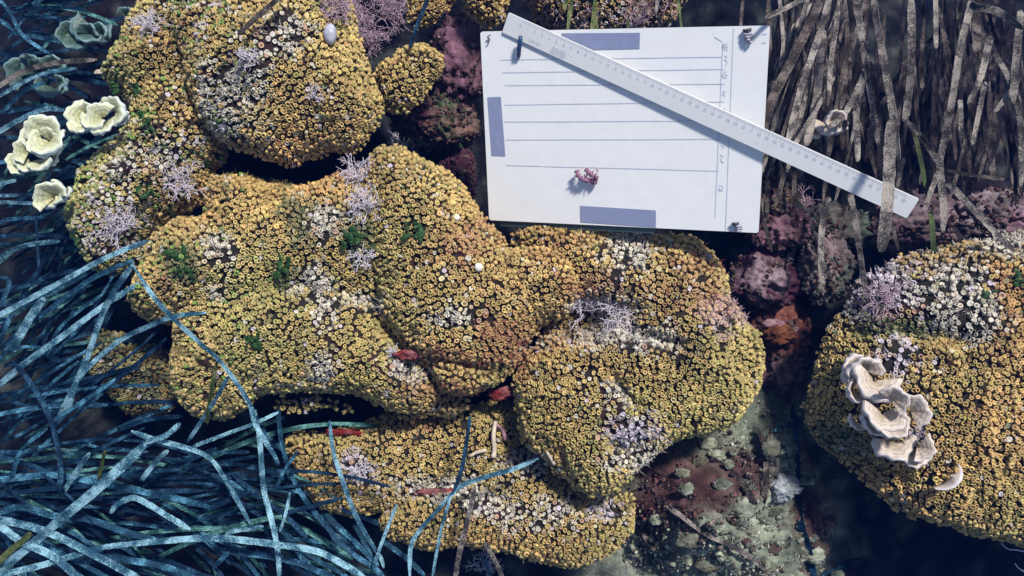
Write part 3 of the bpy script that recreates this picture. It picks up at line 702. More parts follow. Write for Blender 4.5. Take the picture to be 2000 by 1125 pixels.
part('backing_board', prism(round_rect(QB[0]+bu*.012+bv*.006-BN*.0045, bu, bv, BWd*.6, BHt+.002, .003), BN, .003), plain('backing_green', (.06, .10, .09), .5), slate, 'dark greenish board showing under the lower edge')
for pts in ([(1097,65),(1250,64),(1249,95),(1098,99)], [(952,190),(978,189),(987,305),(960,304)], [(1133,402),(1281,411),(1281,444),(1134,434)]):
    part('tape_strip', prism([onb(x, y, .0006) for x, y in pts], BN, .0005), M_TAPE, slate)
def stroke_me(pts, wd, lift=.0004):
    V, Q = [], []
    P = [onb(x, y, lift) for x, y in pts]
    for i in range(len(P)):
        t = P[min(i+1, len(P)-1)]-P[max(i-1, 0)]; t = t/np.linalg.norm(t); s = np.cross(t, BN)*wd/2
        V += [P[i]-s, P[i]+s]
        if i: Q.append((2*i-2, 2*i-1, 2*i+1, 2*i))
    return V, Q
LINES = [((977,117),(1411,111)),((981,142),(1415,135)),((985,167),(1416,164)),((985,205),(1415,199)),((985,238),(1410,236)),((988,273),(1405,272)),((988,323),(1405,334)),((1412,85),(1397,425)),((1433,55),(1417,452))]
for a, b in LINES:
    m = [(a[0]+(b[0]-a[0])*t+random.uniform(-.3, .3), a[1]+(b[1]-a[1])*t+random.uniform(-.3, .3)) for t in np.linspace(0, 1, 9)]
    V, Q = stroke_me(m, .0009); part('ruled_line', mesh('ruled_line', V, Q), M_INK, slate)
WRIT = [[(1412,84),(1412,100)],[(1416,84),(1416,99)],[(1420,85),(1420,100)],[(1409,92),(1422,92)],[(1415,108),(1420,112),(1415,116),(1421,121),(1417,127)],[(1396,72),(1404,77),(1411,81)],
 [(1419,140),(1412,143),(1412,150),(1418,152),(1420,146),(1414,146)],[(1411,178),(1417,180),(1411,184),(1417,188)],[(1411,213),(1418,214),(1411,219),(1419,223)],
 [(1408,284),(1414,287),(1409,291)],[(1407,302),(1412,306),(1407,311),(1413,318),(1409,316)],[(1404,362),(1410,363),(1412,369),(1406,373),(1404,367),(1411,374)],[(1488,67),(1498,66)],[(1488,84),(1496,83)]]
for s in WRIT:
    V, Q = stroke_me(catmull(s, 5), .0010); part('handwriting', mesh('handwriting', V, Q), M_INK, slate)
def tube(pts, r, ns=6, cap=True):
    P = np.asarray(pts, float); r = np.broadcast_to(np.asarray(r, float), (len(P),))
    V, Q, T = [], [], []
    nrm = np.array([.3, .5, .81])
    for i in range(len(P)):
        t = P[min(i+1, len(P)-1)]-P[max(i-1, 0)]; t = t/max(np.linalg.norm(t), 1e-9)
        a = np.cross(t, nrm); a = a/max(np.linalg.norm(a), 1e-6); b = np.cross(t, a); nrm = np.cross(a, t)
        for k in range(ns):
            an = 2*math.pi*k/ns; V.append(P[i]+r[i]*(math.cos(an)*a+math.sin(an)*b))
        if i:
            for k in range(ns): Q.append(((i-1)*ns+k, (i-1)*ns+(k+1) % ns, i*ns+(k+1) % ns, i*ns+k))
    n = len(V); V += [P[0], P[-1]]
    for k in range(ns): T += [(n, (k+1) % ns, k), (n+1, n-ns+k, n-ns+(k+1) % ns)]
    return np.array(V), np.array(Q), np.array(T)
def coil(px, py, length, turns, rad, thick, mat, label):
    pts = []
    for i in range(40):
        t = i/39; a = turns*2*math.pi*t
        c = onb(px+random.uniform(-.4, .4), py-length/2+length*t, .003)
        pts.append(c+rad*math.cos(a)*bu*(1+.4*math.sin(7*t))+rad*math.sin(a)*BN*.8)
    V, Q, T = tube(pts, thick*(1+.3*np.sin(np.arange(40)*1.7)), 6)
    part('cord_knot', mesh('cord_knot', V, Q, T), mat, slate, label)
coil(1460,62,10,2.0,.0030,.0013,M_KNOT,None); coil(1461,74,18,3.2,.0034,.0014,M_KNOTW,None); coil(1437,439,8,2.0,.0026,.0013,M_KNOT,None); coil(1443,446,12,2.6,.0030,.0014,M_KNOTW,None)
coil(955,76,16,1.6,.0012,.0007,M_KNOT,None)
V, Q, T = tube([onb(1017,70,.010), onb(1016,78,.011), onb(1014,94,.009), onb(1013,108,.004), onb(1013,112,.001)], [.0022,.0028,.0028,.0026,.0018], 10)
part('peg', mesh('peg', V, Q, T), plain('peg_blue', (.02, .05, .12), .4), slate, 'dark blue elastic loop under the ruler corner')

# ------------------------------------------------------------------ ruler
RA = onb(987, 44, .0038); RM_ = onb(1490, 274, .0085)
_t = np.linalg.norm(RM_-RA); _u = (RM_-RA)/_t
# carry the straight edge on to the pixel column of its far end
_k = min(np.linspace(.3, .7, 4001), key=lambda k: abs(to_px(RA+_u*k)[0]-1783)); RB = RA+_u*_k
ru = RB-RA; RL = np.linalg.norm(ru); ru /= RL
rn = BN-ru*(BN@ru); rn /= np.linalg.norm(rn)
tw = Matrix.Rotation(math.radians(6), 3, Vector(ru)); rn = np.array(tw @ Vector(rn))
rv = np.cross(ru, rn); rv = rv if rv[1] < 0 else -rv
RW = .0245
RO = RA-rv*RW/2
ruler = empty('ruler', (RA+RB)/2, 'long white plastic ruler lying diagonally across the slate', 'ruler')
part('body', prism(round_rect(RO, ru, rv, RL, RW, .0012, 3), rn, .0022), M_RULER, ruler)
V, Q = [], []
step = (RL-.032)/50; r0 = .019
for k in range(501):
    x = r0+k*step/10; ln = .0052 if k % 10 == 0 else (.0040 if k % 5 == 0 else .0026); wd = .00022 if k % 10 else .0004
    b = RO+ru*x+rv*.0006+rn*.0003; i = len(V)
    V += [b-ru*wd/2, b+ru*wd/2, b+ru*wd/2+rv*ln, b-ru*wd/2+rv*ln]; Q.append((i, i+1, i+2, i+3))
part('tick_marks', mesh('tick_marks', V, Q), M_PRINT, ruler)
def text_me(s, size):
    cu = bpy.data.curves.new('t', 'FONT'); cu.body = s; cu.size = size; cu.align_x = 'CENTER'; cu.resolution_u = 2
    o = bpy.data.objects.new('t', cu); me = bpy.data.meshes.new_from_object(o)
    V = np.array([v.co[:] for v in me.vertices]); Fc = [list(p.vertices) for p in me.polygons]
    bpy.data.objects.remove(o); bpy.data.curves.remove(cu); return V, Fc
def print_on_ruler(name, items, mat):
    V, Fc = [], []
    for s, x, y, size in items:
        v, f = text_me(s, size); o = len(V)
        V += [RO+ru*(x+p[0])+rv*(y-p[1])+rn*.0003 for p in v]; Fc += [[i+o for i in g] for g in f]
    me = bpy.data.meshes.new(name); me.from_pydata([list(map(float, v)) for v in V], [], Fc); part(name, me, mat, ruler)
print_on_ruler('numerals', [(str(k), r0+k*step, .0098, .0048) for k in range(51)], M_PRINT)
print_on_ruler('lettering', [('Leniar', .042, .0205, .0062)], M_INK)
V, Q = [], []; x = .064
while x < .082:
    wd = random.choice([.0004, .0007, .0011]); b = RO+ru*x+rv*.0145+rn*.0003; i = len(V)
    V += [b, b+ru*wd, b+ru*wd+rv*.0078, b+rv*.0078]; Q.append((i, i+1, i+2, i+3)); x += wd+random.choice([.0005, .0009])
part('barcode', mesh('barcode', V, Q), M_PRINT, ruler)

# ------------------------------------------------------------------ coralline tufts
def tuft_mesh(n, length, rad, spread, up, seedv, mat, flat=0.0):
    rs = random.Random(seedv); V, Q, T = [], [], []
    def seg(a, b, ra, rb):
        v, q, t = tube([a, b], [ra, rb], 4); o = len(V); V.extend(v); Q.extend((q+o).tolist()); T.extend((t+o).tolist())
    up = np.array(up, float); up /= np.linalg.norm(up)
    def grow(p, d, l, r, lev):
        for _ in range(2):
            d = d+np.array([rs.gauss(0, .22) for _ in range(3)]); d /= np.linalg.norm(d)
            e = p+d*l; seg(p, e, r, r*.9); p = e; r *= .9
        if lev > 0:
            for _ in range(2 if rs.random() < .8 else 3):
                dd = d+np.array([rs.gauss(0, .5) for _ in range(3)]); dd /= np.linalg.norm(dd); grow(p, dd, l*rs.uniform(.75, 1), r*.92, lev-1)
    for i in range(n):
        d = np.array([rs.gauss(0, 1), rs.gauss(0, 1), rs.gauss(0, 1)]); d /= np.linalg.norm(d); d = up+spread*d; d /= np.linalg.norm(d)
        b = np.array([rs.uniform(-1, 1)*length*.35, rs.uniform(-1, 1)*length*.35, 0])*(1 if n > 6 else .3)
        grow(b, d, length/7, rad, 3)
    return mesh('coralline_tuft', np.array(V), np.array(Q), np.array(T), None, mat)
TUFTS = [(690,25,34,.036,.9,(0,.1,1),'p','big bushy pink coralline tuft on the upper coral colony'),
 (765,25,24,.030,.9,(.1,.2,1),'p','pink coralline tuft at the dark gap beside the big bushy one'),
 (720,75,24,.030,.9,(.1,-.2,1),'p','lower fringe tuft of the bushy pink coralline clump'),
 (755,240,12,.024,.7,(-.1,.4,1),'w','pale tuft on the rim between the upper colony and the dark gap'),
 (835,285,13,.034,.7,(.1,.9,.6),'w','pale feathery tuft standing up beside the slate gap'),
 (705,345,12,.024,.7,(-.2,.2,1),'w','white feathery tuft at the top of the crease in the large coral'),
 (718,405,14,.026,.7,(-.2,.1,1),'w','white lilac tuft in the crease of the large coral'),
 (712,505,8,.016,.8,(0,0,1),'w','small white tuft by the dark green leaves in the crease'),
 (365,360,14,.026,.8,(-.3,.2,1),'w','pale spiky tuft between the patchy coral and the large coral'),
 (235,440,14,.026,.9,(-.2,0,1),'w','lilac frosting of coralline tuft on the patchy coral'),
 (1140,600,12,.024,.8,(-.2,.1,1),'w','white branching tuft nearer the large coral in the central crevice'),
 (1195,612,12,.024,.8,(.3,-.1,1),'w','white branching tuft at the outer end of the central crevice'),
 (1580,400,9,.026,.9,(-.2,0,1),'p','pink branching tuft under the ruler'),
 (1508,490,14,.028,.9,(-.3,-.2,1),'p','pink spiky tuft below the slate corner'),
 (1620,555,9,.020,.9,(.1,-.1,1),'p','small pink tuft on the grey pink rock'),
 (1670,530,7,.020,.9,(-.3,.1,1),'w','thin pale tuft at the edge of the steep coral'),
 (1935,425,14,.024,.9,(0,.2,1),'p','mauve tuft on the pale crusted rock by the seagrass'),
 (1715,585,12,.022,.9,(0,0,1),'p','pink frosted tuft on the steep coral above the fan alga'),
 (700,915,9,.017,.9,(0,0,1),'w','lilac tuft on the low coral colony'),
 (945,1100,8,.024,.9,(-.2,-.2,1),'w','pale tuft in the dark below the low coral colony'),
 (300,55,10,.022,.9,(-.2,.2,1),'w','wispy tuft at the top of the patchy coral by dark water'),
 (490,120,8,.014,.9,(0,0,1),'w','sparse white tuft on the upper coral colony'),
 (610,190,4,.018,.9,(0,0,1),'w','few pale twigs on the upper coral colony'),
 (770,690,6,.013,.9,(0,0,1),'w','tiny white tuft next to the red sponge in the crease'),
 (1240,45,6,.022,.9,(0,.2,1),'p','thin pink twigs over the clump behind the slate'), (662,12,20,.028,.9,(-.2,.1,1),'p','pink coralline tuft next to the milky sea squirt')]
for i, (x, y, n, ln, sp, up, k, lab) in enumerate(TUFTS):
    p = on_surface(x, y); me = tuft_mesh(int(n*1.6), ln*1.25, .0007 if k == 'w' else .0008, sp, up, 300+i, M_JANIA if k == 'w' else M_JANIAP)
    o = obj('coralline_tuft', me); o.location = Vector(p+np.array([0, 0, .003 if 'central crevice' not in lab else .014])); tag(o, lab, 'coralline alga')

# ------------------------------------------------------------------ fan algae
def frond(parent, p, r, ang, span, cup, mat, seedv, tiltv=.5):
    """fan blade: base at p, spreading along image angle ang (deg, 90 = away), cupped"""
    rs = random.Random(seedv); nu, nv = 34, 12
    a = math.radians(ang); D = np.array([math.cos(a), math.sin(a), 0]); Zc = np.array([0, 0, 1.]); Sd = np.cross(D, Zc)
    D2 = D*math.cos(tiltv)+Zc*math.sin(tiltv); N2 = np.cross(Sd, D2)
    ph = rs.uniform(0, 6); V, C_ = [], []
    for j in range(nv):
        v = j/(nv-1)
        for i in range(nu):
            u = -1+2*i/(nu-1); th = u*math.radians(span)/2
            lob = 1+.06*math.sin(5*th+ph)+.04*math.sin(11*th+ph*2)
            rr = r*(.05+.95*math.sin(v*math.pi*.56)/math.sin(math.pi*.5))*lob
            h = r*(cup*1.1*math.sin(v*math.pi*.8)-.12*v**4)+.16*r*v*v*math.sin(3.3*th+ph)+.05*r*v**3*math.sin(9*th+ph)
            wrap = 1-.25*cup*v
            V.append(p+Sd*(rr*math.sin(th)*wrap)+D2*(rr*math.cos(th)*wrap)+N2*h*(1 if cup > 0 else 1)); C_.append((v, 0, 0))
    Q = [(j*nu+i, j*nu+i+1, (j+1)*nu+i+1, (j+1)*nu+i) for j in range(nv-1) for i in range(nu-1)]
    o = obj('frond', mesh('frond', V, Q, None, np.array(C_), mat), parent)
    s = o.modifiers.new('thickness', 'SOLIDIFY'); s.thickness = .0007
    return o
def fan_alga(items, label, mat, z=None, lift=.008, k_=1.0):
    x0, y0 = np.mean([i[0] for i in items]), np.mean([i[1] for i in items])
    b = on_surface(x0, y0) if z is None else at(x0, y0, z)
    root = empty('fan_alga', b, label, 'fan alga', 'fan algae')
    for k, it in enumerate(items):
        x, y, r, ang = it[:4]; span = it[4] if len(it) > 4 else 190; cup = it[5] if len(it) > 5 else .5
        zz = (on_surface(x, y)[2] if z is None else z)+lift+(it[6] if len(it) > 6 else 0)
        p = at(x, y, zz); rr = k_*r/F*(CAM.z-zz)
        aa = math.radians(ang); p = p-np.array([math.cos(aa), math.sin(aa), 0])*rr*.45
        frond(root, p, rr, ang, span, cup, mat, int(x*7+y), .35)
    # short stalk to the substrate
    g_ = on_surface(x0, y0)[2]-.006
    V, Q, T = tube([np.array([b[0], b[1], min(g_, b[2]-.012)]), b+np.array([0, 0, lift*.5]), b+np.array([0, 0, lift+.002])], [.002, .0014, .001], 6)
    obj('holdfast', mesh('holdfast', V, Q, T, np.zeros((len(V), 3))+.2, M_LEAF['murk']), root)
fan_alga([(1680,705,40,95,200,.6,.014),(1648,712,34,150,170,.5,.006),(1700,765,52,250,220,.35,.010),(1652,768,30,200,220,.7,.016),(1752,768,36,40,210,.65,.016),(1690,832,34,215,200,.5,.012),(1722,828,46,265,230,.4,.014),(1665,830,24,230,160,.5,.004),
 (1750,845,34,300,210,.6,.016),(1795,798,40,15,170,.5,.010),(1745,880,46,280,200,.3,.002)], 'cream ruffled fan alga spread over the steep-sided coral', M_FAN)
fan_alga([(1782,900,36,275,130,.4,.008),(1805,880,34,330,160,.5,.006)], 'small white-lipped fan alga below the cream ruffled one', M_FAN)
b_ = on_surface(1866, 930); root = empty('fan_alga', b_, 'single crescent-shaped fan alga frond on the steep-sided coral', 'fan alga', 'fan algae')
W = catmull([at(x, y, b_[2]+h) for x, y, h in ((1868,900,.004),(1878,915,.010),(1880,934,.014),(1868,950,.014),(1848,957,.010),(1826,955,.005))], 6); V, Q = [], []
for i in range(len(W)):
    t = i/(len(W)-1); inn = (at(1850, 925, b_[2])-W[i]); inn[2] = 0; inn /= np.linalg.norm(inn); wd = .011*math.sin(math.pi*(.08+.87*t))
    for k in range(5): V.append(W[i]+inn*wd*k/4+np.array([0, 0, -.012*(k/4)**1.5]))
    if i: Q += [((i-1)*5+k, (i-1)*5+k+1, i*5+k+1, i*5+k) for k in range(4)]
o = obj('frond', mesh('frond', V, Q, None, np.repeat([[1-k/5, 0, 0] for k in range(5)], 1, 0).tolist()*len(W), M_FAN), root); o.modifiers.new('thickness', 'SOLIDIFY').thickness = .0008
fan_alga([(88,242,32,100,200,.35,.026),(62,258,28,150,190,.35,.018),(112,268,26,40,190,.4,.02),(98,292,32,280,220,.3,.03),(72,290,26,210,200,.4,.026),(45,290,24,150,210,.5,.018),(28,322,22,190,200,.4,.012),(55,328,26,250,210,.35,.014),(88,326,24,300,190,.4,.022),(112,312,18,340,180,.4,.012)], 'golden cluster of curled fan algae beside the patchy coral', M_FANG, z=-.04, k_=1.25)
fan_alga([(148,232,28,190,200,.35,.014),(160,256,22,270,200,.4,.018),(190,222,28,140,190,.35,.02),(207,255,26,285,190,.35,.016),(238,212,28,30,200,.4,.02),(215,205,22,100,200,.4,.012),(172,212,22,90,200,.4,.012),(180,245,22,250,190,.35,.022),(248,232,18,340,180,.4,.014)], 'pale cluster of translucent fan algae on the patchy coral', M_FANG, z=-.04, k_=1.25)
fan_alga([(100,370,32,120,220,.7,.014),(128,375,22,10,180,.6,.012),(95,400,26,250,200,.5,.006),(135,388,16,310,200,.6,.012)], 'pale curled fan alga just below the golden cluster', M_FANG, z=-.04, k_=1.25)
fan_alga([(125,68,26,170,210,.6),(175,75,40,250,230,.3),(210,62,22,30,210,.6,.01),(178,55,22,80,190,.6,.01),(150,90,30,260,200,.3)], 'blue green ruffled fan alga in the dim seagrass', M_FANB, z=-.10, k_=1.1)
fan_alga([(40,138,40,150,190,.5),(110,120,26,80,190,.5,.01),(75,128,30,100,190,.5)], 'pale blue fan alga behind arching seagrass leaves', M_FANB, z=-.12, k_=1.1)
fan_alga([(110,185,30,280,200,.5),(85,180,24,220,180,.6),(130,165,22,20,180,.5)], 'dim olive fan alga under arching seagrass leaves', M_FANB, z=-.11, k_=1.1)
fan_alga([(1612,255,34,270,200,.3),(1618,225,26,120,230,.8,.02),(1580,262,22,230,180,.4),(1645,250,22,330,170,.4)], 'tan curled fan alga among the hanging seagrass by the ruler', M_FAN, z=-.04)
fan_alga([(255,25,22,60,200,.5),(290,15,24,100,200,.5),(270,40,20,300,190,.5)], 'brownish fan alga at the top of the patchy coral', M_FANB, z=-.09)

# ------------------------------------------------------------------ green leafy algae
def green(px, py, n, size, seedv, label):
    rs = random.Random(seedv); b = on_surface(px, py); root = empty('green_alga', b, label, 'green alga', 'dark green leafy algae')
    for k in range(n+5):
        a = rs.uniform(0, 6.28); el = rs.uniform(.1, .9); D = np.array([math.cos(a)*math.cos(el), math.sin(a)*math.cos(el), math.sin(el)])
        Sd = np.cross(D, [0, 0, 1]); Sd /= np.linalg.norm(Sd); Nn = np.cross(Sd, D)
        o = b+np.array([rs.uniform(-1, 1), rs.uniform(-1, 1), 0])*size*.7+np.array([0, 0, .003]); l = size*rs.uniform(.45, 1.0); V = []
        for j in range(6):
            t = j/5; wd = l*.25*math.sin(math.pi*min(1, .08+t*.92))**.7
            for s in (-1, 0, 1): V.append(o+D*l*t+Sd*wd*s+Nn*(-.25*l*t*t+.12*wd*abs(s)))
        Q = [(j*3+i, j*3+i+1, j*3+i+4, j*3+i+3) for j in range(5) for i in (0, 1)]
        ob = obj('leaf', mesh('leaf', V, Q, None, None, M_GREEN), root); m = ob.modifiers.new('thickness', 'SOLIDIFY'); m.thickness = .0005
green(352,500,10,.013,1,'dark green leaves on the large coral near the bent seagrass leaf')
green(362,530,7,.011,9,'lower dark green leaves near the bent seagrass leaf')
green(553,525,9,.014,2,'dark green leaves in the middle hollow of the large coral')
green(490,670,9,.012,3,'bright green leaves on the lower bulge of the large coral')
green(690,470,12,.014,4,'blackish green leaves in the crease of the large coral')
green(812,450,9,.013,5,'dim green leaf ring near the slate corner')
green(150,460,7,.013,6,'bright green leaves at the foot of the patchy coral')
green(270,170,7,.014,7,'green leaves among the patchy coral cups')
green(285,235,6,.013,8,'dark green leaves beside the pale fan algae')
green(375,410,7,.012,10,'dark green leaves where the patchy coral meets the large coral')
green(1990,550,5,.012,11,'green leaves on the steep-sided coral')
green(1925,580,5,.009,12,'faint green sprig on the steep-sided coral')
green(240,165,6,.013,13,'small green leaves at the top rim of the patchy coral')

for pts, lab in (([(1955,1060),(1968,1072),(1985,1074),(2010,1079)], 'bare forked pale twig reaching out of the shade under the steep coral'), ([(1982,1100),(1990,1110),(2008,1120)], 'short bare pale twig below the forked one')):
    W = catmull([at(x, y, -.14) for x, y in pts], 5); V, Q, T = tube(W, np.linspace(.0006, .0012, len(W)), 5)
    tag(obj('bare_twig', mesh('bare_twig', V, Q, T, None, M_JANIA)), lab, 'twig')
# worm tubes
for pts, r, lab in (([(968,822),(964,850),(966,878),(963,892)], .0034, 'upright pale worm tube on the low coral colony'), ([(970,828),(982,840),(987,858)], .003, 'pinkish bent worm tube beside the upright one'), ([(918,890),(932,882),(950,878)], .0026, 'short lying worm tube left by the upright one'), ([(1068,882),(1076,895),(1082,905)], .002, 'thin pale worm tube at the rim of the broad coral')):
    W = [on_surface(*p)+np.array([0, 0, .008]) for p in pts]; W = catmull(W, 4)
    V, Q, T = tube(W, np.linspace(r*.8, r, len(W)), 8)
    o = obj('worm_tube', mesh('worm_tube', V, Q, T, None, M_PINK if 'pinkish' in lab else M_WORM)); tag(o, lab.replace(' left by', ' next to'), 'worm tube')

# ------------------------------------------------------------------ specimen on the slate
def spec():
    root = empty('coralline_fragment', onb(1145, 345, .002), 'small purple knobbly coralline fragment lying on the slate', 'coralline fragment')
    m = plain('purple_fragment', (.24, .12, .19), .7, .25, .5, 400, .6)
    for k, pts in enumerate(([(1126,333),(1130,343),(1138,350),(1148,353)], [(1145,331),(1151,338),(1160,344),(1166,352)], [(1148,352),(1156,354),(1164,356)], [(1140,348),(1147,342)], [(1163,349),(1168,344)], [(1152,350),(1158,360)])):
        W = catmull([onb(x, y, .008+.003*math.sin(k*2+i)) for i, (x, y) in enumerate(pts)], 5)
        rr = .0028*(1+.35*np.sin(np.arange(len(W))*1.9+k))*(1 if k < 3 else .5)
        V, Q, T = tube(W, rr, 7); obj('branch', mesh('branch', V, Q, T, None, m), root)
    for k in range(22):
        a = onb(random.uniform(1122, 1168), random.uniform(330, 358), .008); d = np.array([random.gauss(0, 1), random.gauss(0, 1), random.gauss(0, 1)]); d /= np.linalg.norm(d)
        V, Q, T = tube([a, a+d*.0035, a+d*.006], [.0006, .0006, .0004], 4); obj('twig', mesh('twig', V, Q, T, None, m), root)
spec()

# ------------------------------------------------------------------ seagrass
def ribbon(P, wd, seedv, roll=.5):
    rs = random.Random(seedv); n = len(P); V, Q = [], []
    ph, fr, r0_ = rs.uniform(0, 6), rs.uniform(.8, 2.2), rs.uniform(-.35, .35)
    for i in range(n):
        t = P[min(i+1, n-1)]-P[max(i-1, 0)]; t = t/max(np.linalg.norm(t), 1e-9)
        vw = CA-P[i]; vw = vw/np.linalg.norm(vw)
        s = np.cross(t, vw); s /= max(np.linalg.norm(s), 1e-6); m = np.cross(s, t)
        a = r0_+roll*math.sin(ph+fr*i/n*5); s2 = s*math.cos(a)+m*math.sin(a); m2 = np.cross(s2, t)
        u = i/(n-1); ww = wd/2*(min(1, .35+u*6) if u < .15 else 1)*(1 if u < .9 else 1-.6*((u-.9)/.1)**2)*(1+.05*math.sin(i*2.1+ph))
        th = .00035; L_, M_, R_ = [P[i]+s2*ww*k+m2*ww*e for k, e in ((-1, .10), (0, -.06), (1, .10))]; o_ = m2*th
        V += [L_+o_, M_+o_, R_+o_, R_+o_, R_-o_, R_-o_, M_-o_, L_-o_, L_-o_, L_+o_]
        if i:
            for k in (0, 1, 3, 5, 6, 8): Q.append(((i-1)*10+k, (i-1)*10+k+1, i*10+k+1, i*10+k))
    a = (n-1)*10
    Q += [(1, 0, 7, 6), (2, 1, 6, 5), (a, a+1, a+6, a+7), (a+1, a+2, a+5, a+6)]
    return V, Q
def leaf_pts(px, z0, z1, arch=0):
    P = catmull([(x, y) for x, y in px], 6 if len(px) > 3 else 9); n = len(P)
    return np.array([at(x, y, z0+(z1-z0)*i/(n-1)+arch*math.sin(math.pi*i/(n-1))) for i, (x, y) in enumerate(P)])
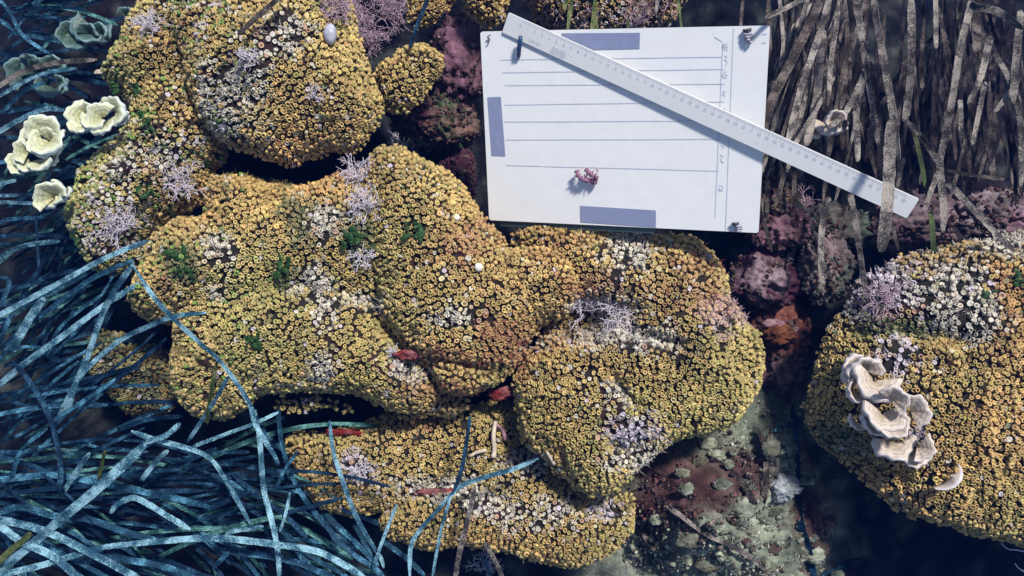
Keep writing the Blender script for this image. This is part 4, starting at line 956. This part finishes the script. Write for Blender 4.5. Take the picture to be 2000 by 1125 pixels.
# shoots of traced leaves: label, base, [ (material, width px, z start, z end, path), ... ]
SHOOTS = [
 ('seagrass shoot of long slanting leaves leaning onto the patchy coral', [
  ('pale',15,-.10,-.015,[(-30,632),(0,615),(112,555),(209,503),(290,470)]), ('blue',13,-.11,-.03,[(-30,705),(-10,690),(60,630),(108,596),(180,544),(261,507)]),
  ('pale',16,-.10,-.02,[(-20,765),(0,750),(48,710),(123,656),(205,596),(272,553)]), ('blue',9,-.12,-.06,[(90,700),(110,650),(150,610),(200,575)])]),
 ('seagrass shoot with one leaf bent double over the large coral bulge', [
  ('pale',15,-.10,.03,[(112,830),(123,800),(168,705),(198,619),(224,567),(261,514)]), ('pale',13,.03,.02,[(258,516),(299,578),(343,626),(392,671),(433,709),(485,783),(500,830),(545,905)]),
  ('pale',13,-.09,.02,[(120,820),(135,795),(157,735),(231,667),(291,637),(336,619),(403,611)]), ('dark',12,-.10,-.06,[(130,805),(145,795),(209,753),(269,709),(325,660)])]),
 ('pair of short leaves, olive and pale, rising in front of the large coral bulge', [
  ('olive',10,-.03,.015,[(405,830),(407,800),(414,753),(424,705)]), ('pale',11,-.05,.015,[(363,867),(394,822),(418,784),(446,735)])]),
 ('seagrass shoot of short pale leaves below the pale curled fan alga', [
  ('pale',13,-.07,-.05,[(-20,515),(0,503),(37,483),(75,475),(116,471)]), ('pale',10,-.08,-.06,[(-20,398),(0,395),(67,397)]), ('blue',10,-.08,-.06,[(-10,440),(22,428),(90,425)]),
  ('dark',7,-.06,-.05,[(71,420),(73,470),(76,525)]), ('blue',11,-.09,-.07,[(0,540),(18,552),(0,600)]), ('blue',10,-.1,-.08,[(60,560),(76,548),(88,540)])]),
 ('seagrass shoot of stubby pale leaves crossing the slanting ones', [
  ('pale',21,-.08,-.06,[(20,690),(30,671),(58,622),(86,581)]), ('blue',9,-.07,-.06,[(15,682),(45,678),(80,677)]), ('blue',10,-.09,-.07,[(2,670),(7,652),(22,612)]), ('dark',13,-.06,-.05,[(26,705),(63,753),(90,800),(108,850),(118,911),(116,962)])]),
 ('seagrass shoot with the widest pale leaf of the bed', [
  ('pale',25,-.08,-.01,[(-20,1130),(0,1113),(68,1058),(123,1010),(185,959),(246,904),(284,867)]), ('pale',14,-.01,-.03,[(284,866),(300,858),(325,850),(352,826)]),
  ('pale',14,-.012,-.07,[(256,842),(285,853),(308,860),(370,877),(411,897),(445,945),(489,1024)]), ('olive',16,-.06,-.05,[(-20,1118),(10,1085),(45,1055),(60,1040)])]),
 ('seagrass shoot of flat arching leaves spread over the lower bed', [
  ('blue',17,-.10,-.06,[(-25,945),(0,938),(96,928),(171,938),(257,956),(342,973),(411,990)]), ('dark',12,-.11,-.08,[(-25,970),(0,966),(92,959),(171,969),(240,986)]),
  ('pale',15,-.08,-.06,[(215,1003),(230,985),(260,972),(290,985),(325,1007),(372,1034)]), ('blue',17,-.09,-.06,[(-25,1004),(0,1000),(44,990),(103,1007),(171,1014),(240,1038),(308,1055)])]),
 ('seagrass shoot of broad sunlit leaves lying low in the bed', [
  ('pale',19,-.07,-.04,[(-25,1008),(0,1014),(68,1031),(113,1048),(161,1072),(240,1113),(300,1150)]), ('pale',19,-.07,-.04,[(-25,1012),(0,1027),(41,1058),(103,1086),(150,1125),(190,1150)]),
  ('pale',17,-.07,-.03,[(-25,1128),(0,1123),(86,1103),(164,1079),(205,1069),(308,1058),(411,1051),(500,1058),(580,1070)]), ('blue',17,-.07,-.05,[(150,1080),(230,1090),(330,1110),(400,1140)])]),
 ('seagrass shoot of short upright leaf tips in the shaded bed', [
  ('pale',13,-.09,-.04,[(122,965),(127,956),(151,918),(175,884)]), ('olive',9,-.10,-.06,[(190,945),(192,938),(198,910),(205,880)]), ('pale',13,-.08,-.04,[(275,940),(281,932),(308,897),(329,880)]), ('blue',11,-.10,-.05,[(22,940),(24,928),(38,887),(62,860),(92,836)])]),
 ('seagrass shoot half hidden in the dark beside the coral bulge', [
  ('blue',11,-.09,-.05,[(100,825),(103,822),(188,767),(226,740)]), ('dark',12,-.10,-.08,[(230,840),(240,836),(291,819),(359,812)]), ('pale',10,-.07,-.06,[(378,874),(383,870),(428,853),(500,826),(544,805)]), ('blue',13,-.08,-.07,[(421,1103),(432,1093),(448,1078)])]),
 ('seagrass shoot of long leaves streaming past the low coral', [
  ('blue',13,-.10,-.08,[(542,800),(544,809),(551,867),(570,929),(602,984),(645,1036),(684,1078),(732,1110),(760,1140)]), ('pale',14,-.09,-.06,[(499,800),(508,874),(515,955),(528,1007),(541,1068),(546,1140)]),
  ('dark',12,-.10,-.06,[(490,790),(502,818),(525,865),(545,910)]), ('blue',9,-.08,-.07,[(538,958),(554,922),(582,880)]), ('pale',8,-.07,-.07,[(547,1039),(557,1007),(567,961)])]),
 ('seagrass shoot with a leaf curving over the low coral rim', [
  ('pale',12,-.10,-.04,[(750,1110),(742,1088),(719,1052),(693,1003),(671,945),(651,883),(643,822)]), ('blue',13,-.11,-.09,[(640,1005),(645,1013),(697,1062),(740,1105)]), ('blue',13,-.11,-.09,[(745,1055),(760,1066),(791,1088),(830,1125)]), ('pale',9,-.07,-.05,[(728,1112),(742,1071),(761,1020),(776,985)])]),
 ('seagrass shoot of flat leaves running under the low coral', [
  ('pale',17,-.07,-.06,[(430,1050),(450,1052),(531,1062),(612,1075),(661,1097),(715,1130)]), ('blue',15,-.08,-.07,[(430,1072),(450,1078),(531,1088),(596,1104),(660,1135)]), ('pale',11,-.07,-.06,[(440,1042),(455,1038),(485,1032),(514,1028)]), ('dark',13,-.09,-.08,[(450,920),(500,965),(560,1010),(600,1050)])]),
 ('seagrass shoot fanning thin leaves across the low coral', [
  ('pale',12,-.06,-.035,[(800,1140),(802,1071),(817,1039),(856,994),(898,951),(937,935),(1002,916),(1052,895)]), ('speck',14,-.06,-.03,[(888,1140),(894,1100),(904,1052),(917,1000),(928,950)]), ('pale',8,-.07,-.035,[(843,1140),(852,1084),(862,1033),(881,968)]), ('dark',11,-.03,-.04,[(884,965),(901,919),(911,864),(918,812)])]),
 ('two speckled leaves in the dark below the low coral', [
  ('speck',12,-.13,-.10,[(985,1135),(966,1094),(948,1060)]), ('dark',9,-.13,-.11,[(962,1135),(952,1110),(940,1085)])]),
 ('seagrass shoot arching in front of the pale blue fan alga', [
  ('speck',13,-.08,-.03,[(-30,180),(0,167),(46,139),(107,123),(190,116)]), ('pale',12,-.09,-.04,[(-30,198),(0,185),(53,156),(92,142),(150,134)]), ('blue',11,-.09,-.06,[(0,222),(14,210),(46,178),(89,160)]), ('pale',13,-.08,-.05,[(-30,268),(0,256),(36,235),(89,213),(126,215)]), ('blue',11,-.1,-.07,[(-20,225),(0,220),(43,213),(95,205)])]),
 ('seagrass shoot of thin leaves in the dark water behind the fan algae', [
  ('blue',10,-.08,-.06,[(-10,-15),(0,0),(21,28),(46,71),(100,107)]), ('dark',11,-.11,-.09,[(-20,95),(0,103),(25,111),(55,120)]), ('dark',8,-.11,-.1,[(20,38),(70,32),(130,36)]), ('dark',8,-.11,-.1,[(50,18),(110,14),(170,20)]), ('blue',12,-.1,-.08,[(-20,30),(0,40),(15,50),(25,60)])]),
 ('seagrass shoot of pale leaf stubs between the fan alga clusters', [
  ('blue',10,-.09,-.08,[(-20,268),(0,267),(40,270)]), ('pale',11,-.09,-.07,[(-20,365),(0,360),(32,352)]), ('pale',9,-.09,-.07,[(-20,384),(0,382),(62,380)]), ('blue',10,-.09,-.08,[(-20,320),(0,317),(25,314)])]),
 ('faint grey leaf lying on the upper coral colony', [('brown',14,.05,.06,[(545,-15),(539,0),(503,32),(464,68)])]),
 ('faint grey leaf at the dark gap by the bushy pink tuft', [('dark',11,-.05,-.04,[(836,-20),(834,0),(816,46),(800,95)])]),
 ('broken seagrass leaf poking over the slate top edge', [('speck',12,.10,.14,[(1580,-10),(1565,0),(1530,18),(1494,35)])]),
 ('seagrass shoot of leaves leaning against the slate edge', [
  ('speck',16,-.02,.06,[(1622,-20),(1619,0),(1601,67),(1570,155),(1552,222),(1539,278)]), ('brown',22,-.02,.05,[(1602,-10),(1597,13),(1548,115),(1508,195),(1488,262)]), ('speck',12,-.03,0,[(1578,-10),(1574,9),(1557,84),(1548,120)]), ('speck',9,-.05,-.03,[(1522,-10),(1525,27),(1530,89),(1521,142)]), ('brown',13,-.03,.02,[(1560,120),(1540,180),(1520,240),(1512,290)])]),
 ('heavily speckled seagrass shoot behind the tan fan alga', [
  ('speck',18,-.05,.0,[(1610,60),(1605,89),(1597,178),(1583,249),(1575,285)]), ('speck',12,-.05,-.01,[(1640,-10),(1632,60),(1622,130),(1618,190)]), ('speck',14,-.03,.01,[(1690,130),(1683,155),(1650,222),(1619,249)]), ('brown',9,-.05,-.02,[(1608,60),(1620,110),(1630,160)]), ('speck',11,-.02,.02,[(1630,150),(1590,220),(1560,270),(1545,290)])]),
 ('seagrass shoot with a leaf cut square at its end', [
  ('speck',18,.02,.05,[(1672,-20),(1675,20),(1685,82)]), ('speck',12,-.02,0,[(1684,84),(1699,178),(1716,284)]), ('speck',14,-.01,.01,[(1670,215),(1672,222),(1674,270),(1675,316)]), ('brown',10,-.04,-.02,[(1650,-10),(1655,80),(1650,160),(1655,300)])]),
 ('seagrass shoot whose long leaf crosses over the ruler end', [
  ('speck',17,-.02,.04,[(1705,-10),(1712,36),(1725,111),(1743,213),(1756,314)]), ('speck',27,.12,.17,[(1745,225),(1739,267),(1736,355),(1730,430),(1722,492)]), ('speck',9,.13,.10,[(1765,310),(1760,330),(1752,370)]), ('murk',14,-.05,-.03,[(1700,120),(1715,220),(1720,300),(1716,370)])]),
 ('seagrass shoot of straight pale leaves hanging over the dark bed', [
  ('speck',18,-.01,.03,[(1779,-20),(1781,89),(1776,178),(1768,237)]), ('brown',10,-.04,-.02,[(1805,-20),(1801,89),(1801,178)]), ('speck',11,-.02,.01,[(1827,-20),(1828,45),(1828,95)]), ('speck',13,-.0,.02,[(1772,236),(1805,275),(1836,322)]), ('olive',10,-.05,-.03,[(1785,255),(1788,267),(1800,320),(1808,370)])]),
 ('longest speckled seagrass shoot reaching down to the steep coral', [
  ('speck',16,.0,.03,[(1898,-10),(1894,18),(1876,89),(1863,178),(1845,275),(1836,320),(1843,400),(1841,455)]), ('speck',12,-.03,-.01,[(1836,330),(1828,346),(1805,415)]), ('speck',15,-.02,.0,[(1850,355),(1859,364),(1916,426),(1982,492)]), ('brown',8,-.02,-.01,[(1848,332),(1900,342),(1972,352)])]),
 ('seagrass shoot with kinked leaves over the dark bed', [
  ('speck',18,.02,.04,[(1895,8),(1907,13),(1947,22),(1998,56)]), ('brown',20,-.01,.01,[(1907,-20),(1907,40),(1907,104)]), ('speck',16,.0,.02,[(1935,70),(1930,89),(1916,147),(1890,204)]), ('speck',12,.0,.02,[(1938,100),(1943,107),(1965,142),(1983,187),(2005,255)]), ('speck',11,-.02,0,[(1925,160),(1921,178),(1907,244),(1899,284)]), ('speck',11,-.03,-.02,[(1875,195),(1876,209),(1878,277)]), ('speck',11,0,.01,[(1978,170),(1974,178),(1943,220)])]),
 ('seagrass shoot of speckled leaves beside the kinked ones', [
  ('speck',16,0,.02,[(1994,20),(1992,44),(1983,133),(1979,202)]), ('speck',14,-.01,.01,[(1986,190),(1987,195),(1996,267),(1994,366)]), ('murk',10,-.06,-.05,[(1960,240),(1940,300),(1922,340)])]),
 ('seagrass shoot of dim leaves drooping below the ruler', [
  ('speck',15,-.08,-.07,[(1620,385),(1614,400),(1605,453),(1603,498),(1608,560)]), ('speck',14,-.05,-.03,[(1660,380),(1663,391),(1674,450),(1682,510),(1694,592)]), ('olive',12,-.05,-.04,[(1817,415),(1819,426),(1825,500)]), ('brown',9,-.09,-.08,[(1650,400),(1642,440),(1640,470)]), ('murk',12,-.1,-.08,[(1860,440),(1880,470),(1890,500)])]),
]
SG = 'seagrass shoots with leaves over the reef'
seedc = 1000
for lab, leaves in SHOOTS:
    P0 = [leaf_pts(l[4], l[2], l[3]) for l in leaves]
    base = np.mean([p[0] for p in P0], 0); base[2] = floor_z(base[0], base[1])
    root = empty('seagrass_shoot', base, lab, 'seagrass', SG)
    for (mk, wpx, z0, z1, path), P in zip(leaves, P0):
        seedc += 1
        wd = (.84 if path[0][0] > 1400 else .74)*wpx/F*(CAM.z-(z0+z1)/2)
        V, Q = ribbon(P, wd, seedc, .35)
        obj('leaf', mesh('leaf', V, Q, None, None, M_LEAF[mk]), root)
# fill: shoots of leaves deeper in the beds
def fill(n, region, ang, dang, ln, z, mats, wr, lab, group, curve, marks, per=5):
    global seedc
    x0, x1, y0, y1 = region
    for i in range(n):
        bx, by = random.uniform(x0, x1), random.uniform(y0, y1); b = at(bx, by, z[0]-.02); b[2] = floor_z(b[0], b[1])
        root = empty('seagrass_shoot', b, lab+' '+nearest(bx+40*math.cos(math.radians(ang)), by-40*math.sin(math.radians(ang)), marks), 'seagrass', group)
        for k in range(per):
            seedc += 1; rs = random.Random(seedc)
            a = math.radians(ang+rs.gauss(0, dang)); l = rs.uniform(*ln); c = rs.uniform(*curve)
            x, y = bx+rs.gauss(0, 35), by+rs.gauss(0, 35); pts = [(x, y)]
            for s in range(4):
                x += math.cos(a)*l/4; y -= math.sin(a)*l/4; a += c/4; pts.append((x, y))
            zz = rs.uniform(*z); P = leaf_pts(pts, zz-.03, zz+.02, .01); wpx = rs.uniform(*wr)
            V, Q = ribbon(P, .84*wpx/F*(CAM.z-zz), seedc, .45)
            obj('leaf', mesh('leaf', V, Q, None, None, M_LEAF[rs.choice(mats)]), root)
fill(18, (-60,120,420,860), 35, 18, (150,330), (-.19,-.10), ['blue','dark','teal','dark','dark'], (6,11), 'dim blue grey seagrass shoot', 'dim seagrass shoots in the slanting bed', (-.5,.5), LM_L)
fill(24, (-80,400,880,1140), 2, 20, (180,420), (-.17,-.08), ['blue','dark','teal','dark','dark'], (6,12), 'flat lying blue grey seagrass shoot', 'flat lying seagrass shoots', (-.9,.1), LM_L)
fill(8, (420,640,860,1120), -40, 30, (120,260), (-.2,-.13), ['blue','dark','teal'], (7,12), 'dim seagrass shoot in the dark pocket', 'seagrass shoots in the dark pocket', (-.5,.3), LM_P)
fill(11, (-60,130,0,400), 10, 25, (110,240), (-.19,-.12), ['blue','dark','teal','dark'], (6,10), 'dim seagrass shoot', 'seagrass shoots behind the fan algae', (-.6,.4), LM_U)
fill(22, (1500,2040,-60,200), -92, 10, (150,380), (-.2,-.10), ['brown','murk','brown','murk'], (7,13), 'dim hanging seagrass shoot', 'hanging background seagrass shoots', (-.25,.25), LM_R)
fill(5, (1510,1640,-40,120), -105, 7, (150,300), (-.1,-.03), ['speck','brown','brown'], (7,12), 'tightly packed speckled seagrass shoot', 'tightly packed seagrass shoots', (-.2,.2), LM_R)
fill(3, (1050,1330,-60,-20), -100, 8, (60,100), (-.05,-.03), ['speck','olive'], (6,10), 'short seagrass shoot hanging', 'short seagrass shoots', (-.2,.2), [(1080,0,'behind the slate by the ruler corner'),(1200,0,'behind the taped slate top'),(1330,0,'behind the bare slate top')], 3)
# dead leaves on the open floor
for mk, wpx, path, lab in (('speck',10,[(1302,988),(1330,1008),(1380,1045),(1440,1072),(1500,1115),(1520,1140)],'long dead speckled leaf lying across the silty rubble floor'),
 ('brown',11,[(1382,890),(1420,915),(1448,940),(1478,985)],'brown dead leaf lying on the reddish floor by the broad coral'),
 ('dark',15,[(1548,790),(1553,860),(1556,930),(1562,1010),(1580,1080),(1592,1140)],'long dark leaf standing past the white sponge'),
 ('brown',11,[(1478,835),(1492,870),(1497,930),(1490,990)],'dead brown leaf bent beside the white sponge'),
 ('speck',10,[(1500,830),(1508,870),(1514,920)],'short speckled dead leaf on the pale silt by the broad coral'),
 ('blue',9,[(1512,842),(1530,832),(1560,826),(1590,824)],'bluish dead leaf stub under the steep coral edge'),
 ('dark',8,[(1600,1130),(1640,1108),(1680,1090)],'dark dead leaf stub under the steep coral shade'),
 ('brown',7,[(1255,1040),(1265,1060),(1280,1075)],'tiny dead leaf scrap beside the low coral rim')):
    P = []
    for x, y in catmull(path, 5):
        z = -.15
        for _ in range(4): p = at(x, y, z); z = floor_z(p[0], p[1])
        P.append(at(x, y, z+.008))
    seedc += 1; V, Q = ribbon(np.array(P), wpx/F*1.2, seedc, .4)
    o = obj('dead_seagrass_leaf', mesh('dead_seagrass_leaf', V, Q, None, None, M_LEAF[mk])); tag(o, lab, 'seagrass leaf')

# ------------------------------------------------------------------ the water: one even blue haze round everything
me = bpy.data.meshes.new('haze'); bm = bmesh.new(); bmesh.ops.create_cube(bm, size=1); bm.to_mesh(me); bm.free()
hz = bpy.data.objects.new('haze', me); COL.objects.link(hz); hz['kind'] = 'stuff'
hz.scale = (20, 20, 2.8); hz.location = (0, 0, -.1)
mh = bpy.data.materials.new('blue_water'); mh.use_nodes = True; t = mh.node_tree; t.nodes.clear()
pv = N(t, 'ShaderNodeVolumePrincipled'); pv.inputs['Color'].default_value = (.04, .18, .80, 1); pv.inputs['Density'].default_value = .04; pv.inputs['Anisotropy'].default_value = .3
ou = N(t, 'ShaderNodeOutputMaterial'); t.links.new(pv.outputs[0], ou.inputs['Volume']); me.materials.append(mh)
